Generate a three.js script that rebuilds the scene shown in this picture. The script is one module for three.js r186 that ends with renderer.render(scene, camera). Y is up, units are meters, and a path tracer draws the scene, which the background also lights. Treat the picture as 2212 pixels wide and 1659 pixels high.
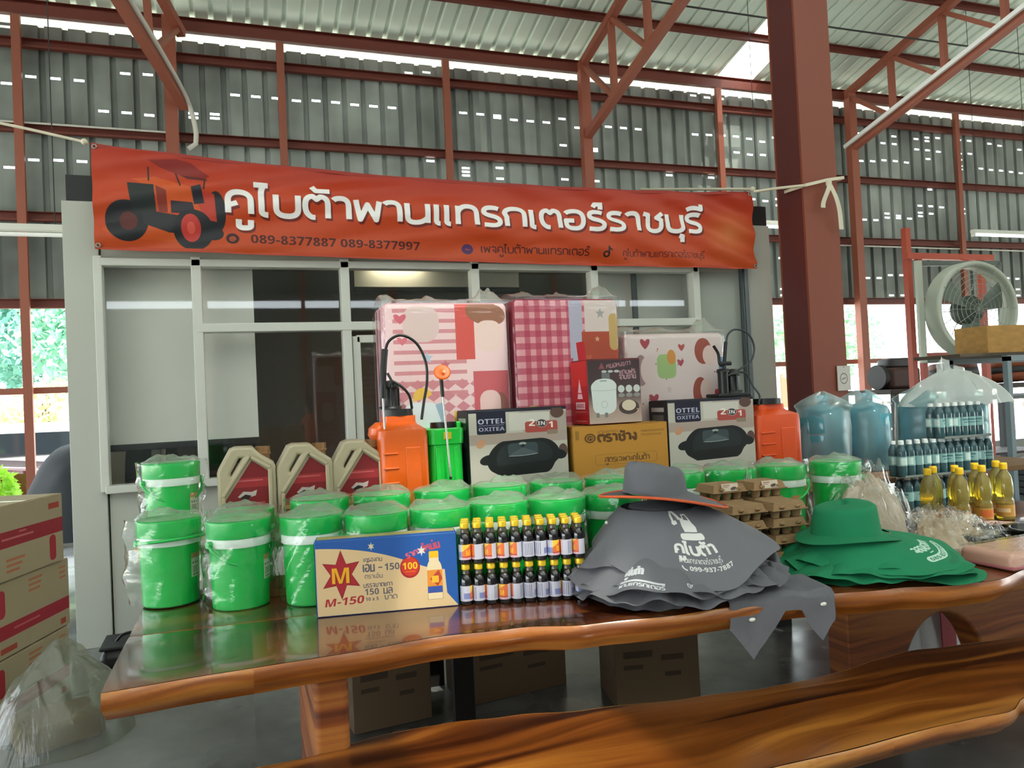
import * as THREE from 'three';
import { RoundedBoxGeometry } from 'three/addons/geometries/RoundedBoxGeometry.js';
import { mergeGeometries, toCreasedNormals } from 'three/addons/utils/BufferGeometryUtils.js';
import { RectAreaLightUniformsLib } from 'three/addons/lights/RectAreaLightUniformsLib.js';
RectAreaLightUniformsLib.init();

// ---------------------------------------------------------------- camera, sky, sun, exposure
const scene = new THREE.Scene();
const camera = new THREE.PerspectiveCamera(53.1, 2212 / 1659, 0.05, 300);
camera.position.set(0, 1.44, 0);
camera.rotation.order = 'YXZ';
camera.rotation.set(THREE.MathUtils.degToRad(1.09), THREE.MathUtils.degToRad(-19.35), THREE.MathUtils.degToRad(-2.69));
camera.updateMatrixWorld(true);
const renderer = new THREE.WebGLRenderer({ antialias: true });
renderer.shadowMap.enabled = true;
renderer.toneMapping = THREE.LinearToneMapping;
renderer.toneMappingExposure = 1.36;
scene.background = new THREE.Color(0.86, 0.95, 1.0).multiplyScalar(4.6);
const sun = new THREE.DirectionalLight(new THREE.Color(1, 0.95, 0.86), 20);
sun.position.set(9, 24, 9); sun.target.position.set(4, 0, -8);
sun.castShadow = true; sun.shadow.mapSize.set(2048, 2048);
Object.assign(sun.shadow.camera, { left: -40, right: 40, top: 40, bottom: -40, near: 1, far: 120 });
scene.add(sun, sun.target);

// ---------------------------------------------------------------- helpers
let seed = 7;
const rnd = () => { seed = (seed + 0x6d2b79f5) | 0; let t = Math.imul(seed ^ (seed >>> 15), 1 | seed); t = (t + Math.imul(t ^ (t >>> 7), 61 | t)) ^ t; return ((t ^ (t >>> 14)) >>> 0) / 4294967296; };
const rr = (a, b) => a + (b - a) * rnd();
const hash = (x, y) => { let h = Math.imul(x | 0, 374761393) + Math.imul(y | 0, 668265263); h = Math.imul(h ^ (h >>> 13), 1274126177); return ((h ^ (h >>> 16)) >>> 0) / 4294967296; };
function vnoise(x, y) { const i = Math.floor(x), j = Math.floor(y), f = x - i, g = y - j, u = f * f * (3 - 2 * f), v = g * g * (3 - 2 * g); return (hash(i, j) * (1 - u) + hash(i + 1, j) * u) * (1 - v) + (hash(i, j + 1) * (1 - u) + hash(i + 1, j + 1) * u) * v; }
const fbm = (x, y, o = 4) => { let s = 0, a = 0.5; for (let k = 0; k < o; k++) { s += a * vnoise(x, y); x = x * 2.03 + 17.1; y = y * 2.03 + 9.7; a *= 0.5; } return s; };
const V = (x, y, z) => new THREE.Vector3(x, y, z);
const used = new Map();
function numbered(n) { const k = used.get(n) || 0; used.set(n, k + 1); return k ? n + '_' + String(k).padStart(3, '0') : n; }
function shadows(o) { o.castShadow = true; o.receiveShadow = true; return o; }
function thing(name, label, category, p = [0, 0, 0], turn = 0, group) {
  const o = new THREE.Group(); o.name = numbered(name); scene.add(o); o.position.set(...p); o.rotation.y = turn;
  o.userData = { label, category }; if (group) o.userData.group = group; return o;
}
function struct(name, label) { const o = new THREE.Group(); o.name = name; scene.add(o); o.userData = { kind: 'structure' }; if (label) o.userData.label = label; return o; }
function norm(g) {
  if (g.index) g = g.toNonIndexed();
  for (const k of Object.keys(g.attributes)) if (!['position', 'normal', 'uv'].includes(k)) g.deleteAttribute(k);
  if (!g.attributes.uv) g.setAttribute('uv', new THREE.BufferAttribute(new Float32Array(g.attributes.position.count * 2), 2));
  if (!g.attributes.normal) g.computeVertexNormals();
  return g;
}
const merge = (list) => (list.length === 1 ? list[0] : mergeGeometries(list.map(norm), false));
function part(name, geo, mat, parent, label) {
  const m = shadows(new THREE.Mesh(Array.isArray(geo) ? merge(geo) : geo, mat)); m.name = numbered(name); parent.add(m); if (label) m.userData.label = label; return m;
}
function copy(o, p, turn, label) {
  const c = o.clone(); c.name = numbered(o.name.replace(/_\d\d\d$/, '')); c.userData = { ...o.userData }; if (label) c.userData.label = label;
  scene.add(c); c.position.set(...p); c.rotation.set(0, turn, 0); return c;
}
const BX = (w, h, d, x = 0, y = 0, z = 0) => new THREE.BoxGeometry(w, h, d).translate(x, y, z);
const RB = (w, h, d, x = 0, y = 0, z = 0, r = 0.006, s = 2) => new RoundedBoxGeometry(w, h, d, s, Math.min(r, w / 2.01, h / 2.01, d / 2.01)).translate(x, y, z);
const CY = (r1, r2, h, x = 0, y = 0, z = 0, n = 20) => new THREE.CylinderGeometry(r1, r2, h, n).translate(x, y, z);
const LA = (pts, n = 28) => new THREE.LatheGeometry(pts.map((p) => new THREE.Vector2(...p)), n);
const TU = (pts, r, n = 32, m = 8, closed = false) => new THREE.TubeGeometry(new THREE.CatmullRomCurve3(pts.map((p) => V(...p)), closed), n, r, m, closed);
function beam(a, b, w, h = w, r = 0) {  // box bar from a to b
  const A = V(...a), B = V(...b), d = B.clone().sub(A), L = d.length(), g = r ? new RoundedBoxGeometry(w, h, L, 2, r) : new THREE.BoxGeometry(w, h, L);
  const m = new THREE.Matrix4().lookAt(B, A, Math.abs(d.y) / L > 0.98 ? V(0, 0, 1) : V(0, 1, 0)); m.setPosition(A.add(B).multiplyScalar(0.5)); return g.applyMatrix4(m);
}
function rod(a, b, r, n = 10) { const A = V(...a), B = V(...b), d = B.clone().sub(A); const g = new THREE.CylinderGeometry(r, r, d.length(), n); g.applyQuaternion(new THREE.Quaternion().setFromUnitVectors(V(0, 1, 0), d.clone().normalize())); return g.translate(...A.add(B).multiplyScalar(0.5).toArray()); }
function EX(shape, depth, bevel = 0.004, seg = 2, curve = 12) { return new THREE.ExtrudeGeometry(shape, { depth, bevelEnabled: bevel > 0, bevelSize: bevel, bevelThickness: bevel, bevelSegments: seg, curveSegments: curve, steps: 1 }); }
function SH(pts) { const s = new THREE.Shape(); pts.forEach((p, i) => (i ? s.lineTo(...p) : s.moveTo(...p))); s.closePath(); return s; }
function grid(nu, nv, f, closedU = false) {  // surface f(u, v) -> [x, y, z]
  const p = [], uv = [], ix = [];
  for (let j = 0; j <= nv; j++) for (let i = 0; i <= nu; i++) { p.push(...f(i / nu, j / nv)); uv.push(i / nu, j / nv); }
  for (let j = 0; j < nv; j++) for (let i = 0; i < nu; i++) { const a = j * (nu + 1) + i, b = a + 1, c = a + nu + 1, d = c + 1; ix.push(a, b, d, a, d, c); }
  const g = new THREE.BufferGeometry(); g.setAttribute('position', new THREE.Float32BufferAttribute(p, 3)); g.setAttribute('uv', new THREE.Float32BufferAttribute(uv, 2)); g.setIndex(ix); g.computeVertexNormals();
  if (closedU) { const n = g.attributes.normal; for (let j = 0; j <= nv; j++) { const a = j * (nu + 1), b = a + nu; const s = V(n.getX(a) + n.getX(b), n.getY(a) + n.getY(b), n.getZ(a) + n.getZ(b)).normalize(); n.setXYZ(a, s.x, s.y, s.z); n.setXYZ(b, s.x, s.y, s.z); } }
  return g;
}
function quads(list) {  // list of [a, b, c, d] corner points, flat shaded
  const p = [], uv = []; for (const [a, b, c, d] of list) { p.push(...a, ...b, ...c, ...a, ...c, ...d); uv.push(0, 0, 1, 0, 1, 1, 0, 0, 1, 1, 0, 1); }
  const g = new THREE.BufferGeometry(); g.setAttribute('position', new THREE.Float32BufferAttribute(p, 3)); g.setAttribute('uv', new THREE.Float32BufferAttribute(uv, 2)); g.computeVertexNormals(); return g;
}
function worldUV(g, s = 1, ax = 'xz') { const p = g.attributes.position, u = g.attributes.uv, k = { x: 'getX', y: 'getY', z: 'getZ' }; for (let i = 0; i < p.count; i++) u.setXY(i, p[k[ax[0]]](i) * s, p[k[ax[1]]](i) * s); return g; }

// ---------------------------------------------------------------- textures
function canvasTex(w, h, draw, rep) {
  const c = document.createElement('canvas'); c.width = w; c.height = h; draw(c.getContext('2d'), w, h);
  const t = new THREE.CanvasTexture(c); t.colorSpace = THREE.SRGBColorSpace; t.anisotropy = 8; if (rep) { t.wrapS = t.wrapT = THREE.RepeatWrapping; t.repeat.set(...rep); } return t;
}
function dataTex(w, h, f, srgb = true, rep = [1, 1]) {
  const d = new Uint8Array(w * h * 4); for (let y = 0; y < h; y++) for (let x = 0; x < w; x++) { const c = f(x / w, y / h, x, y); const o = (y * w + x) * 4; d[o] = c[0]; d[o + 1] = c[1]; d[o + 2] = c[2]; d[o + 3] = 255; }
  const t = new THREE.DataTexture(d, w, h); t.wrapS = t.wrapT = THREE.RepeatWrapping; t.magFilter = THREE.LinearFilter; t.minFilter = THREE.LinearMipmapLinearFilter; t.generateMipmaps = true; if (srgb) t.colorSpace = THREE.SRGBColorSpace; t.repeat.set(...rep); t.needsUpdate = true; return t;
}
const mix = (a, b, t) => a.map((v, i) => v + (b[i] - v) * t), cl = (x) => Math.min(1, Math.max(0, x));
function woodTex(dark, mid, light, w = 1024, h = 512, off = 0, knots = []) {  // u along the grain, v across
  return dataTex(w, h, (u, v) => {
    let y = v * 9 + off; for (const [ku, kv, ks] of knots) { const d = Math.hypot((u - ku) * 5, (v - kv) * 2.2); y += (v > kv ? 1 : -1) * ks * Math.exp(-d * d * 6); }
    const warp = fbm(u * 3 + off, v * 2.5, 3) * 2.4, r = fbm((y + warp) * 1.3, u * 1.6 + off, 4), fine = fbm(u * 14, (y + warp) * 26, 3), broad = fbm(u * 1.5 + 5 + off, v * 3 + 2, 3);
    let t = cl((r - 0.31) * 3.0), c = t < 0.5 ? mix(dark, mid, t * 2) : mix(mid, light, (t - 0.5) * 2); c = mix(c, dark, cl((fine - 0.52) * 2.2) * 0.6); return mix(c, mid, 0.25 * broad).map((q) => q * (0.82 + 0.36 * broad));
  });
}
const S = (color, roughness = 0.6, o = {}) => new THREE.MeshStandardMaterial({ color, roughness, side: THREE.DoubleSide, ...o });
const PH = (color, roughness = 0.4, o = {}) => new THREE.MeshPhysicalMaterial({ color, roughness, side: THREE.DoubleSide, ...o });
function noiseBump(s, w = 256, rep = [1, 1]) { return dataTex(w, w, (u, v) => { const n = 255 * cl(fbm(u * s, v * s, 4) * 1.1); return [n, n, n]; }, false, rep); }

// Thai letters as pen strokes (unit box, y up), because no font here holds them.
const TH = {
  'ค': [0.92, 'M.12 0 L.12 .6 Q.12 1 .46 1 Q.8 1 .8 .6 L.8 0 M.12 .36 L.4 .5'], 'บ': [0.92, 'M.12 1 L.12 .35 Q.12 0 .46 0 Q.8 0 .8 .35 L.8 1'],
  'โ': [0.52, 'M-.02 1.4 L.42 1.4 M.3 1.4 Q.2 1.25 .2 1 L.2 .15 Q.2 0 .4 0'], 'ต': [0.95, 'M.42 .02 L.32 .02 Q.1 .15 .1 .55 Q.1 .98 .34 1 L.46 .86 L.58 1 Q.82 1 .82 .6 L.82 0'],
  'า': [0.68, 'M.04 .88 Q.12 1 .3 1 Q.54 1 .54 .62 L.54 0'], 'พ': [1.0, 'M.1 1 L.22 .02 L.48 .8 L.74 .02 L.88 1'], 'น': [0.98, 'M.12 1 L.12 .3 Q.12 0 .38 0 Q.66 0 .82 .28 M.82 1 L.82 0'],
  'แ': [0.78, 'M.14 1 L.14 .14 Q.14 0 .28 0 M.5 1 L.5 .14 Q.5 0 .64 0'], 'เ': [0.42, 'M.14 1 L.14 .14 Q.14 0 .3 0'], 'ท': [0.95, 'M.12 0 L.12 1 M.12 .62 Q.2 1 .48 1 Q.8 1 .8 .62 L.8 0'],
  'ร': [0.82, 'M.66 .94 Q.55 1 .4 1 Q.12 1 .12 .78 Q.12 .62 .38 .55 Q.7 .46 .7 .25 Q.7 0 .38 0 L.1 .03'], 'ก': [0.93, 'M.14 0 L.14 .5 L.06 .74 Q.12 1 .45 1 Q.8 1 .8 .62 L.8 0'],
  'อ': [0.92, 'M.1 .86 Q.2 1 .45 1 Q.8 1 .8 .5 Q.8 0 .42 0 Q.12 0 .12 .25 L.12 .46 L.44 .46'], 'ช': [0.98, 'M.06 .98 L.26 .92 L.26 .3 Q.26 0 .52 0 Q.82 0 .82 .35 L.82 .64 L.62 .76 L.9 1.04'],
  'ง': [0.75, 'M.3 1 Q.56 1 .56 .8 L.56 .1 L.46 0 L.1 .5'], 'ส': [0.9, 'M.3 .45 L.12 .3 L.12 .05 M.12 .3 Q.2 .58 .48 .56 M.12 .8 Q.2 1 .45 1 Q.78 1 .78 .62 L.78 0 M.66 .95 L.9 1.15'], 'ฉ': [0.98, 'M.1 .82 Q.16 1 .42 1 Q.74 1 .74 .62 L.74 0 M.3 .0 L.3 .4 M.74 .2 L.92 .02'],
  'ะ': [0.55, 'M.1 .75 L.3 .6 L.45 .8 M.1 .3 L.3 .15 L.45 .35'], 'ม': [0.98, 'M.12 1 L.2 .9 L.2 0 L.82 .0 L.82 1'], 'ว': [0.7, 'M.08 .88 Q.2 1 .34 1 Q.6 1 .6 .6 L.6 0'], 'ด': [0.93, 'M.42 .02 L.32 .02 Q.1 .15 .1 .55 Q.1 1 .46 1 Q.82 1 .82 .6 L.82 0'], 'ห': [0.98, 'M.12 1 L.12 0 M.12 .35 L.55 .75 Q.6 1 .82 .95 M.66 .7 Q.82 .6 .82 .3 L.82 0'], 'ข': [0.95, 'M.06 .95 L.26 .9 L.26 .3 Q.26 0 .52 0 Q.8 0 .8 .35 L.8 1'], 'จ': [0.85, 'M.1 .86 Q.2 1 .4 1 Q.7 1 .7 .6 L.7 .0 L.3 .4 L.5 .5'], 'ถ': [0.93, 'M.3 0 L.16 0 L.14 .5 L.06 .74 Q.12 1 .45 1 Q.8 1 .8 .62 L.8 0'], 'ฟ': [1.0, 'M.1 1 L.22 .02 L.48 .7 L.74 .02 L.88 1.45'], 'ย': [0.95, 'M.3 1 L.14 .9 L.3 .6 L.12 .4 Q.12 0 .46 0 Q.8 0 .8 .35 L.8 1'], 'ป': [0.92, 'M.12 1 L.12 .35 Q.12 0 .46 0 Q.8 0 .8 .35 L.8 1.4'], 'ใ': [0.52, 'M.0 1.3 L.3 1.4 L.2 1.1 L.2 .15 Q.2 0 .4 0'], 'ษ': [0.95, 'M.12 1 L.12 .35 Q.12 0 .46 0 Q.8 0 .8 .35 L.8 1 M.4 .5 L.95 .6'], '่': [0, 'M-.3 1.3 L-.3 1.6'], 'ื': [0, 'M-.74 1.26 Q-.5 1.46 -.12 1.28 M-.3 1.35 L-.3 1.6 M-.12 1.28 L-.12 1.6'], 'ำ': [0.68, 'M.04 .88 Q.12 1 .3 1 Q.54 1 .54 .62 L.54 0 M-.1 1.35 L-.02 1.35'], 'ล': [0.9, 'M.46 0 L.12 .0 L.12 .36 Q.3 .6 .78 .5 M.14 .84 Q.24 1 .48 1 Q.78 1 .78 .62 L.78 0'],
  'ู': [0, 'M-.5 -.26 L-.5 -.52 Q-.5 -.64 -.33 -.64 Q-.14 -.64 -.14 -.5 L-.14 -.26'], 'ุ': [0, 'M-.3 -.24 L-.16 -.28 L-.16 -.6'], '้': [0, 'M-.62 1.52 L-.5 1.3 L-.06 1.3'], '์': [0, 'M-.5 1.28 L-.42 1.46 L-.1 1.46 M-.3 1.3 L-.1 1.28'], 'ี': [0, 'M-.74 1.26 Q-.5 1.46 -.12 1.28 L-.12 1.58'], 'ั': [0, 'M-.5 1.3 Q-.3 1.2 -.1 1.5'], '็': [0, 'M-.5 1.3 Q-.4 1.5 -.1 1.4'], ' ': [0.5, ''],
};
function thaiW(s) { let w = 0; for (const ch of s) w += (TH[ch] || [0.6])[0]; return w; }
function thai(x, s, px, py, h, color, lw = 0.22, sx = 1) {  // pen at px, baseline py
  x.strokeStyle = color; x.lineWidth = lw * h; x.lineCap = 'butt'; x.lineJoin = 'round';
  for (const ch of s) {
    const [w, d] = TH[ch] || [0.6, '']; x.beginPath();
    const q = d.match(/[MLQ]|-?\d*\.?\d+/g) || []; let i = 0, c = '';
    const X = () => px + parseFloat(q[i++]) * h * sx, Y = () => py - parseFloat(q[i++]) * h;
    while (i < q.length) { if (/[MLQ]/.test(q[i])) c = q[i++]; if (c === 'M') x.moveTo(X(), Y()); else if (c === 'L') x.lineTo(X(), Y()); else { const a = X(), b = Y(); x.quadraticCurveTo(a, b, X(), Y()); } }
    x.stroke(); px += w * h * sx;
  }
  return px;
}
const fitThai = (x, s, x0, x1, py, h, color, lw) => thai(x, s, x0, py, h, color, lw, (x1 - x0) / (thaiW(s) * h));
const txt = (x, s, px, py, size, color, font = 'bold', align = 'left') => { x.font = font + ' ' + size + 'px sans-serif'; x.fillStyle = color; x.textAlign = align; x.fillText(s, px, py); };
// ---------------------------------------------------------------- the building
const slits = [[-2.14,5.38],[-1.91,5.38],[-1.67,5.38],[-1.42,5.04],[-1.17,5.04],[-0.93,5.03],[-0.43,5.09],[-0.44,5.04],[-0.19,5.10],[-0.19,5.05],[0.06,5.36],[0.30,5.36],[0.54,5.36],[0.79,5.35],[1.04,5.37],[1.28,5.37],[-2.14,4.42],[-1.90,4.43],[-1.66,4.43],[-2.38,5.28],[-2.38,4.32],[-2.39,5.93],[-1.90,5.98],[-1.68,5.98],[-2.15,5.75],[-0.44,5.97],[-0.20,5.96],[-1.25,5.51],[-0.89,5.52],[1.53,5.36],[1.78,5.36],[2.02,5.36],[2.26,5.87],[2.38,5.90],[2.37,5.85],[2.51,5.88],[2.94,5.37],[3.03,5.37],[3.24,5.37],[3.50,5.37],[3.58,5.34],[3.76,5.33],[4.01,5.33],[4.24,5.33],[4.48,5.40],[4.76,5.29],[5.21,5.34],[5.46,5.34],[5.70,5.34],[4.44,5.02],[4.89,4.97],[5.01,5.00],[2.52,4.68],[2.96,4.61],[2.95,4.56],[2.95,4.51],[3.58,4.64],[3.57,4.49],[4.48,4.53],[5.02,4.53],[3.02,4.37],[3.26,4.37],[3.50,4.36],[3.75,4.36],[4.48,4.40],[4.82,4.37],[5.21,4.38],[6.19,4.68],[6.67,5.93],[6.91,5.92],[7.15,5.92],[7.32,6.04],[7.58,6.03],[6.67,5.33],[6.91,5.34],[7.15,5.35],[7.32,5.35],[7.57,5.33],[7.96,5.30],[8.13,5.38],[8.29,5.51],[8.46,5.51],[8.37,5.38],[7.33,5.10],[7.58,5.08],[7.82,5.09],[9.53,5.55],[9.85,5.57],[10.41,5.44],[10.64,5.44],[10.65,5.57],[10.98,5.58],[11.13,5.56],[11.36,5.54],[11.24,5.60],[11.49,5.61],[11.05,5.38],[11.28,5.38],[11.52,5.37],[11.37,5.23],[9.58,5.12],[9.82,5.11],[10.07,5.12],[10.29,5.15],[10.55,5.15],[10.79,5.14],[11.94,5.61],[12.25,5.61],[12.70,5.59],[13.03,5.57],[13.51,5.53],[12.01,5.37],[12.25,5.38],[12.11,5.26],[12.10,5.15],[12.15,5.09],[12.49,5.13],[12.73,5.12],[12.96,5.12],[13.20,5.11],[13.44,5.10],[11.30,4.70],[11.04,4.41],[11.29,4.41],[11.53,4.40],[12.01,4.39],[12.09,4.31],[9.58,4.13],[9.82,4.13],[10.06,4.13],[10.40,4.25],[10.37,4.18],[10.63,4.22],[10.57,4.18],[10.81,4.18],[11.13,4.29],[11.13,4.23],[11.36,4.28],[7.57,4.38],[7.81,4.36],[8.11,4.40],[8.36,4.40],[8.21,4.30],[8.47,4.27],[6.90,4.68],[11.06,5.98],[11.30,5.98],[11.52,5.98],[8.10,3.46],[8.36,3.45],[8.20,2.97],[8.04,2.88],[8.47,2.93],[8.15,2.87],[9.58,3.16],[9.82,3.16],[10.08,3.16],[10.31,3.21],[10.57,3.21],[10.42,2.87],[10.64,2.87],[11.87,3.32],[13.01,3.18],[13.22,3.17],[13.30,2.98],[12.98,2.90],[13.23,2.87]];
const M = {
  redSteel: S(0x9c5844, 0.55), redDark: S(0x723428, 0.55), column: S(0x84422e, 0.5), wallSheet: S(0xa6b0ae, 0.5, { metalness: 0.25 }), roofSheet: S(0xb9c6b8, 0.55), galv: S(0x9aa09a, 0.4, { metalness: 0.5 }),
  white: S(0xd8dad2, 0.5), offWhite: S(0xb9bcb2, 0.5), frame: S(0xc9ccc4, 0.4), black: S(0x0c0d0f, 0.45), blackGloss: S(0x08090b, 0.2), darkGrey: S(0x2a2c2e, 0.6), rope: S(0xd9d2bd, 0.9), pvc: S(0xd8d6cc, 0.45),
};
const TAN = 0.249, roofY = (z) => 6.2 + TAN * (10 - Math.abs(z));
{ // polished concrete floor with damp dark patches
  const t = dataTex(1024, 1024, (u, v) => { const a = fbm(u * 9, v * 9, 5), b = fbm(u * 30 + 4, v * 30, 4), c = fbm(u * 3 + 9, v * 3, 3); const k = 72 + 98 * a + 36 * (b - 0.45) + 70 * (c - 0.5); return [k * 0.98, k, k * 0.99]; });
  const ro = dataTex(512, 512, (u, v) => { const a = fbm(u * 14 + 3, v * 14, 4), k = 255 * cl(0.17 + 0.55 * (a - 0.25)); return [k, k, k]; }, false);
  const f = struct('floor'); const g = BX(31, 0.2, 20.4, 6.5, -0.1, 0); worldUV(g, 1 / 5); part('concrete_slab', g, S(0xffffff, 1, { map: t, roughnessMap: ro }), f);
  const gt = dataTex(512, 512, (u, v) => { const k = 176 + 60 * fbm(u * 20, v * 20, 4); return [k, k * 0.98, k * 0.92]; });
  const gr = struct('ground'); part('gravel_yard', worldUV(BX(200, 0.2, 140, 20, -0.2, -80.2), 0.25), S(0xffffff, 0.95, { map: gt }), gr); part('gravel_yard', worldUV(BX(160, 0.2, 200, -89, -0.2, 20), 0.25), S(0xffffff, 0.95, { map: gt }), gr); part('gravel_yard', worldUV(BX(160, 0.2, 200, 102, -0.2, 20), 0.25), S(0xffffff, 0.95, { map: gt }), gr);
}
const PITCH = 0.2445, X0 = -9 - ((-9 - 0.0555) % PITCH);  // slit centres at 0.0555 + k * PITCH
function wallSheetGeo(xs, n, y0, y1, z, holes) {
  const Q = [];
  for (let k = 0; k < n; k++) {
    const c = xs + k * PITCH, prof = [[-0.095, 0], [-0.055, 0], [0.055, 0], [0.08, 0], [0.088, -0.045], [0.138, -0.045], [0.1495, 0]];
    for (let i = 0; i < prof.length - 1; i++) {
      const [a, da] = prof[i], [b, db] = prof[i + 1];
      let cuts = [[y0, y1]];
      if (i === 1) { const hs = holes.filter((h) => Math.abs(h[0] - c) < PITCH / 2 && h[1] > y0 + 0.05 && h[1] < y1 - 0.05).map((h) => h[1]).sort((p, q) => p - q); let y = y0; cuts = []; for (const h of hs) { if (h - 0.014 > y) { cuts.push([y, h - 0.014]); y = h + 0.014; } } cuts.push([y, y1]); }
      for (const [ya, yb] of cuts) Q.push([[c + a, ya, z + da], [c + b, ya, z + db], [c + b, yb, z + db], [c + a, yb, z + da]]);
    }
  }
  return quads(Q);
}
{
  const w = struct('wall_back');
  const grime = dataTex(256, 256, (u, v) => { const k = 255 * cl(0.72 + 0.5 * (fbm(u * 3, v * 5, 4) - 0.42) + 0.3 * (fbm(u * 14, v * 4, 3) - 0.45)); return [k, k, k * 0.985]; }, true, [0.31, 0.27]);
  const tints = [0, 1, 2, 3].map((i) => S(new THREE.Color(0xb4bebb).multiplyScalar(0.86 + 0.09 * i), 0.55, { map: grime }));
  for (let i = 0; i < 42; i++) { const xs = X0 + i * 3 * PITCH; part('wall_sheet', worldUV(wallSheetGeo(xs, 3, 2.78, 5.98, -10, slits), 1, 'xy'), tints[Math.floor(hash(i, 3) * 4)], w); }
  // girts: C channels with the lip towards the room
  for (const y of [2.76, 3.75, 4.76, 5.73]) part('girt', merge([BX(31, 0.1, 0.006, 6.5, y, -9.96), BX(31, 0.006, 0.07, 6.5, y - 0.05, -9.925), BX(31, 0.006, 0.07, 6.5, y + 0.05, -9.925), BX(31, 0.02, 0.006, 6.5, y - 0.042, -9.89)]), M.redDark, w);
  part('girt', beam([-9, 1.78, -9.94], [22, 1.78, -9.94], 0.07, 0.07), M.redSteel, w);
  part('kerb_wall', BX(31, 0.3, 0.12, 6.5, 0.15, -10), S(0x8c8c84, 0.9), w);
  for (const x of [-7.6, -5.2, -2.24, 0.6, 2.72, 6.98, 11.78, 14.6, 17, 19.5]) part('post', BX(0.09, 6.0, 0.06, x, 3.0, -9.83), M.redSteel, w);
  for (const x of [-0.66, 4.72, 9.45]) part('wall_column', BX(0.14, 6.15, 0.12, x, 3.07, -9.78), M.redSteel, w);
  part('conduit', rod([-8, 4.83, -9.86], [-0.66, 4.79, -9.86], 0.012), M.pvc, w);
  part('conduit', rod([8.9, 3.66, -9.86], [20, 3.62, -9.86], 0.012), M.pvc, w);
}
{ // closed walls on the other three sides, with the same low opening at the ends
  const mat = S(0x7d8784, 0.6);
  const w = struct('wall_front'); part('sheet_cladding', merge([BX(31, 4.1, 0.05, 6.5, 2.05, 10), BX(31, 1.62, 0.05, 6.5, 5.1, 10)]), mat, w);
  for (let k = 0; k < 13; k++) part('post', BX(0.1, 6.0, 0.1, -8 + k * 2.4, 3.0, 9.9), M.redSteel, w);
  for (const [n, x] of [['wall_left', -9], ['wall_right', 22]]) {
    const s = SH([[-10, 2.78], [10, 2.78], [10, 6.15], [0, 8.64], [-10, 6.15]]); const g = EX(s, 0.05, 0); g.rotateY(-Math.PI / 2).translate(x, 0, 0);
    const q = struct(n); part('sheet_cladding', g, mat, q); for (let k = 0; k < 9; k++) part('post', BX(0.1, 2.8, 0.1, x, 1.4, -9.6 + k * 2.4), M.redSteel, q);
  }
}
{ // corrugated roof, ridge over the middle of the hall
  const c = struct('ceiling');
  const pitch = 0.2133; const PR = [[0, 0], [0.145, 0], [0.158, 0.028], [0.2, 0.028], [pitch, 0]];
  const map = (x, z, d) => [x, roofY(z) + 0.06 + d, z];
  const sheet = (xs, z0, z1) => { const Q = []; for (let k = 0; k < 3; k++) for (let i = 0; i < 4; i++) { const a = xs + k * pitch + PR[i][0], b = xs + k * pitch + PR[i + 1][0], da = PR[i][1], db = PR[i + 1][1]; Q.push([map(a, z0, da), map(b, z0, db), map(b, z1, db), map(a, z1, da)]); } return quads(Q); };
  const tints = [0, 1, 2].map((i) => S(new THREE.Color(0xe2f2e4).multiplyScalar(0.9 + 0.06 * i), 0.5));
  const sky = PH(0xf4f7f2, 0.9, { transmission: 0.6 });
  for (let i = 0; i < 48; i++) {
    const xs = -8.9 + i * 0.64, light = i === 25; part(light ? 'skylight_sheet' : 'roof_sheet', sheet(xs, -10.7, 0), light ? sky : tints[Math.floor(hash(i, 8) * 3)], c);
    const l2 = i % 4 === 1 && i < 34; part(l2 ? 'skylight_sheet' : 'roof_sheet', sheet(xs, 0, 10.7), l2 ? sky : tints[Math.floor(hash(i, 9) * 3)], c);
  }
  const pur = (z) => { const y = roofY(z) - 0.0; return merge([BX(31, 0.1, 0.006, 6.5, y, z), BX(31, 0.006, 0.06, 6.5, y - 0.05, z + 0.03), BX(31, 0.006, 0.06, 6.5, y + 0.045, z + 0.03)]); };
  for (const z of [-10.0, -9.08, -8.0, -6.95, -5.9, -4.85, -3.8, -2.7, -1.6, -0.5, 0.5, 1.6, 2.7, 3.8, 4.9, 6, 7.1, 8.2, 9.3, 10]) part('purlin', pur(z), M.redDark, c);
  part('eave_beam', BX(31, 0.12, 0.08, 6.5, 6.08, -9.86), M.redDark, c);
}
function truss(label, bot, top, dir, L, webs) { // parallel chord rafter truss
  const t = thing('roof_truss', label, 'truss', bot, 0, 'red steel rafter trusses under the roof'); const d = V(...dir).normalize(), T = V(top[0] - bot[0], top[1] - bot[1], top[2] - bot[2]);
  const P = (s, k) => d.clone().multiplyScalar(s).add(k ? T : V(0, 0, 0)).toArray();
  part('bottom_chord', beam(P(0, 0), P(L, 0), 0.1, 0.1), M.redSteel, t); part('top_chord', beam(P(-0.1, 1), P(L, 1), 0.1, 0.1), M.redSteel, t);
  for (let k = 0; k < webs; k++) { const s = 0.95 + k * 0.95, tp = d.clone().multiplyScalar(s).add(T), hs = s * 1; part('web_post', beam(P(hs, 0), P(hs, 1), 0.075, 0.075), M.redSteel, t); part('web_brace', beam(P(hs, 0), P(hs - 0.95, 1), 0.06, 0.06), M.redSteel, t); }
  return t;
}
truss('middle red steel roof truss rising from above the banner towards the skylight', [4.72, 5.07, -9.8], [4.72, 6.12, -9.8], [0, TAN, 1], 9.6, 9);
truss('right red steel roof truss beyond the big red column, pale strip along its lower chord', [9.45, 5.2, -9.85], [9.45, 6.12, -9.85], [0, TAN, 1], 9.6, 9);
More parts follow.
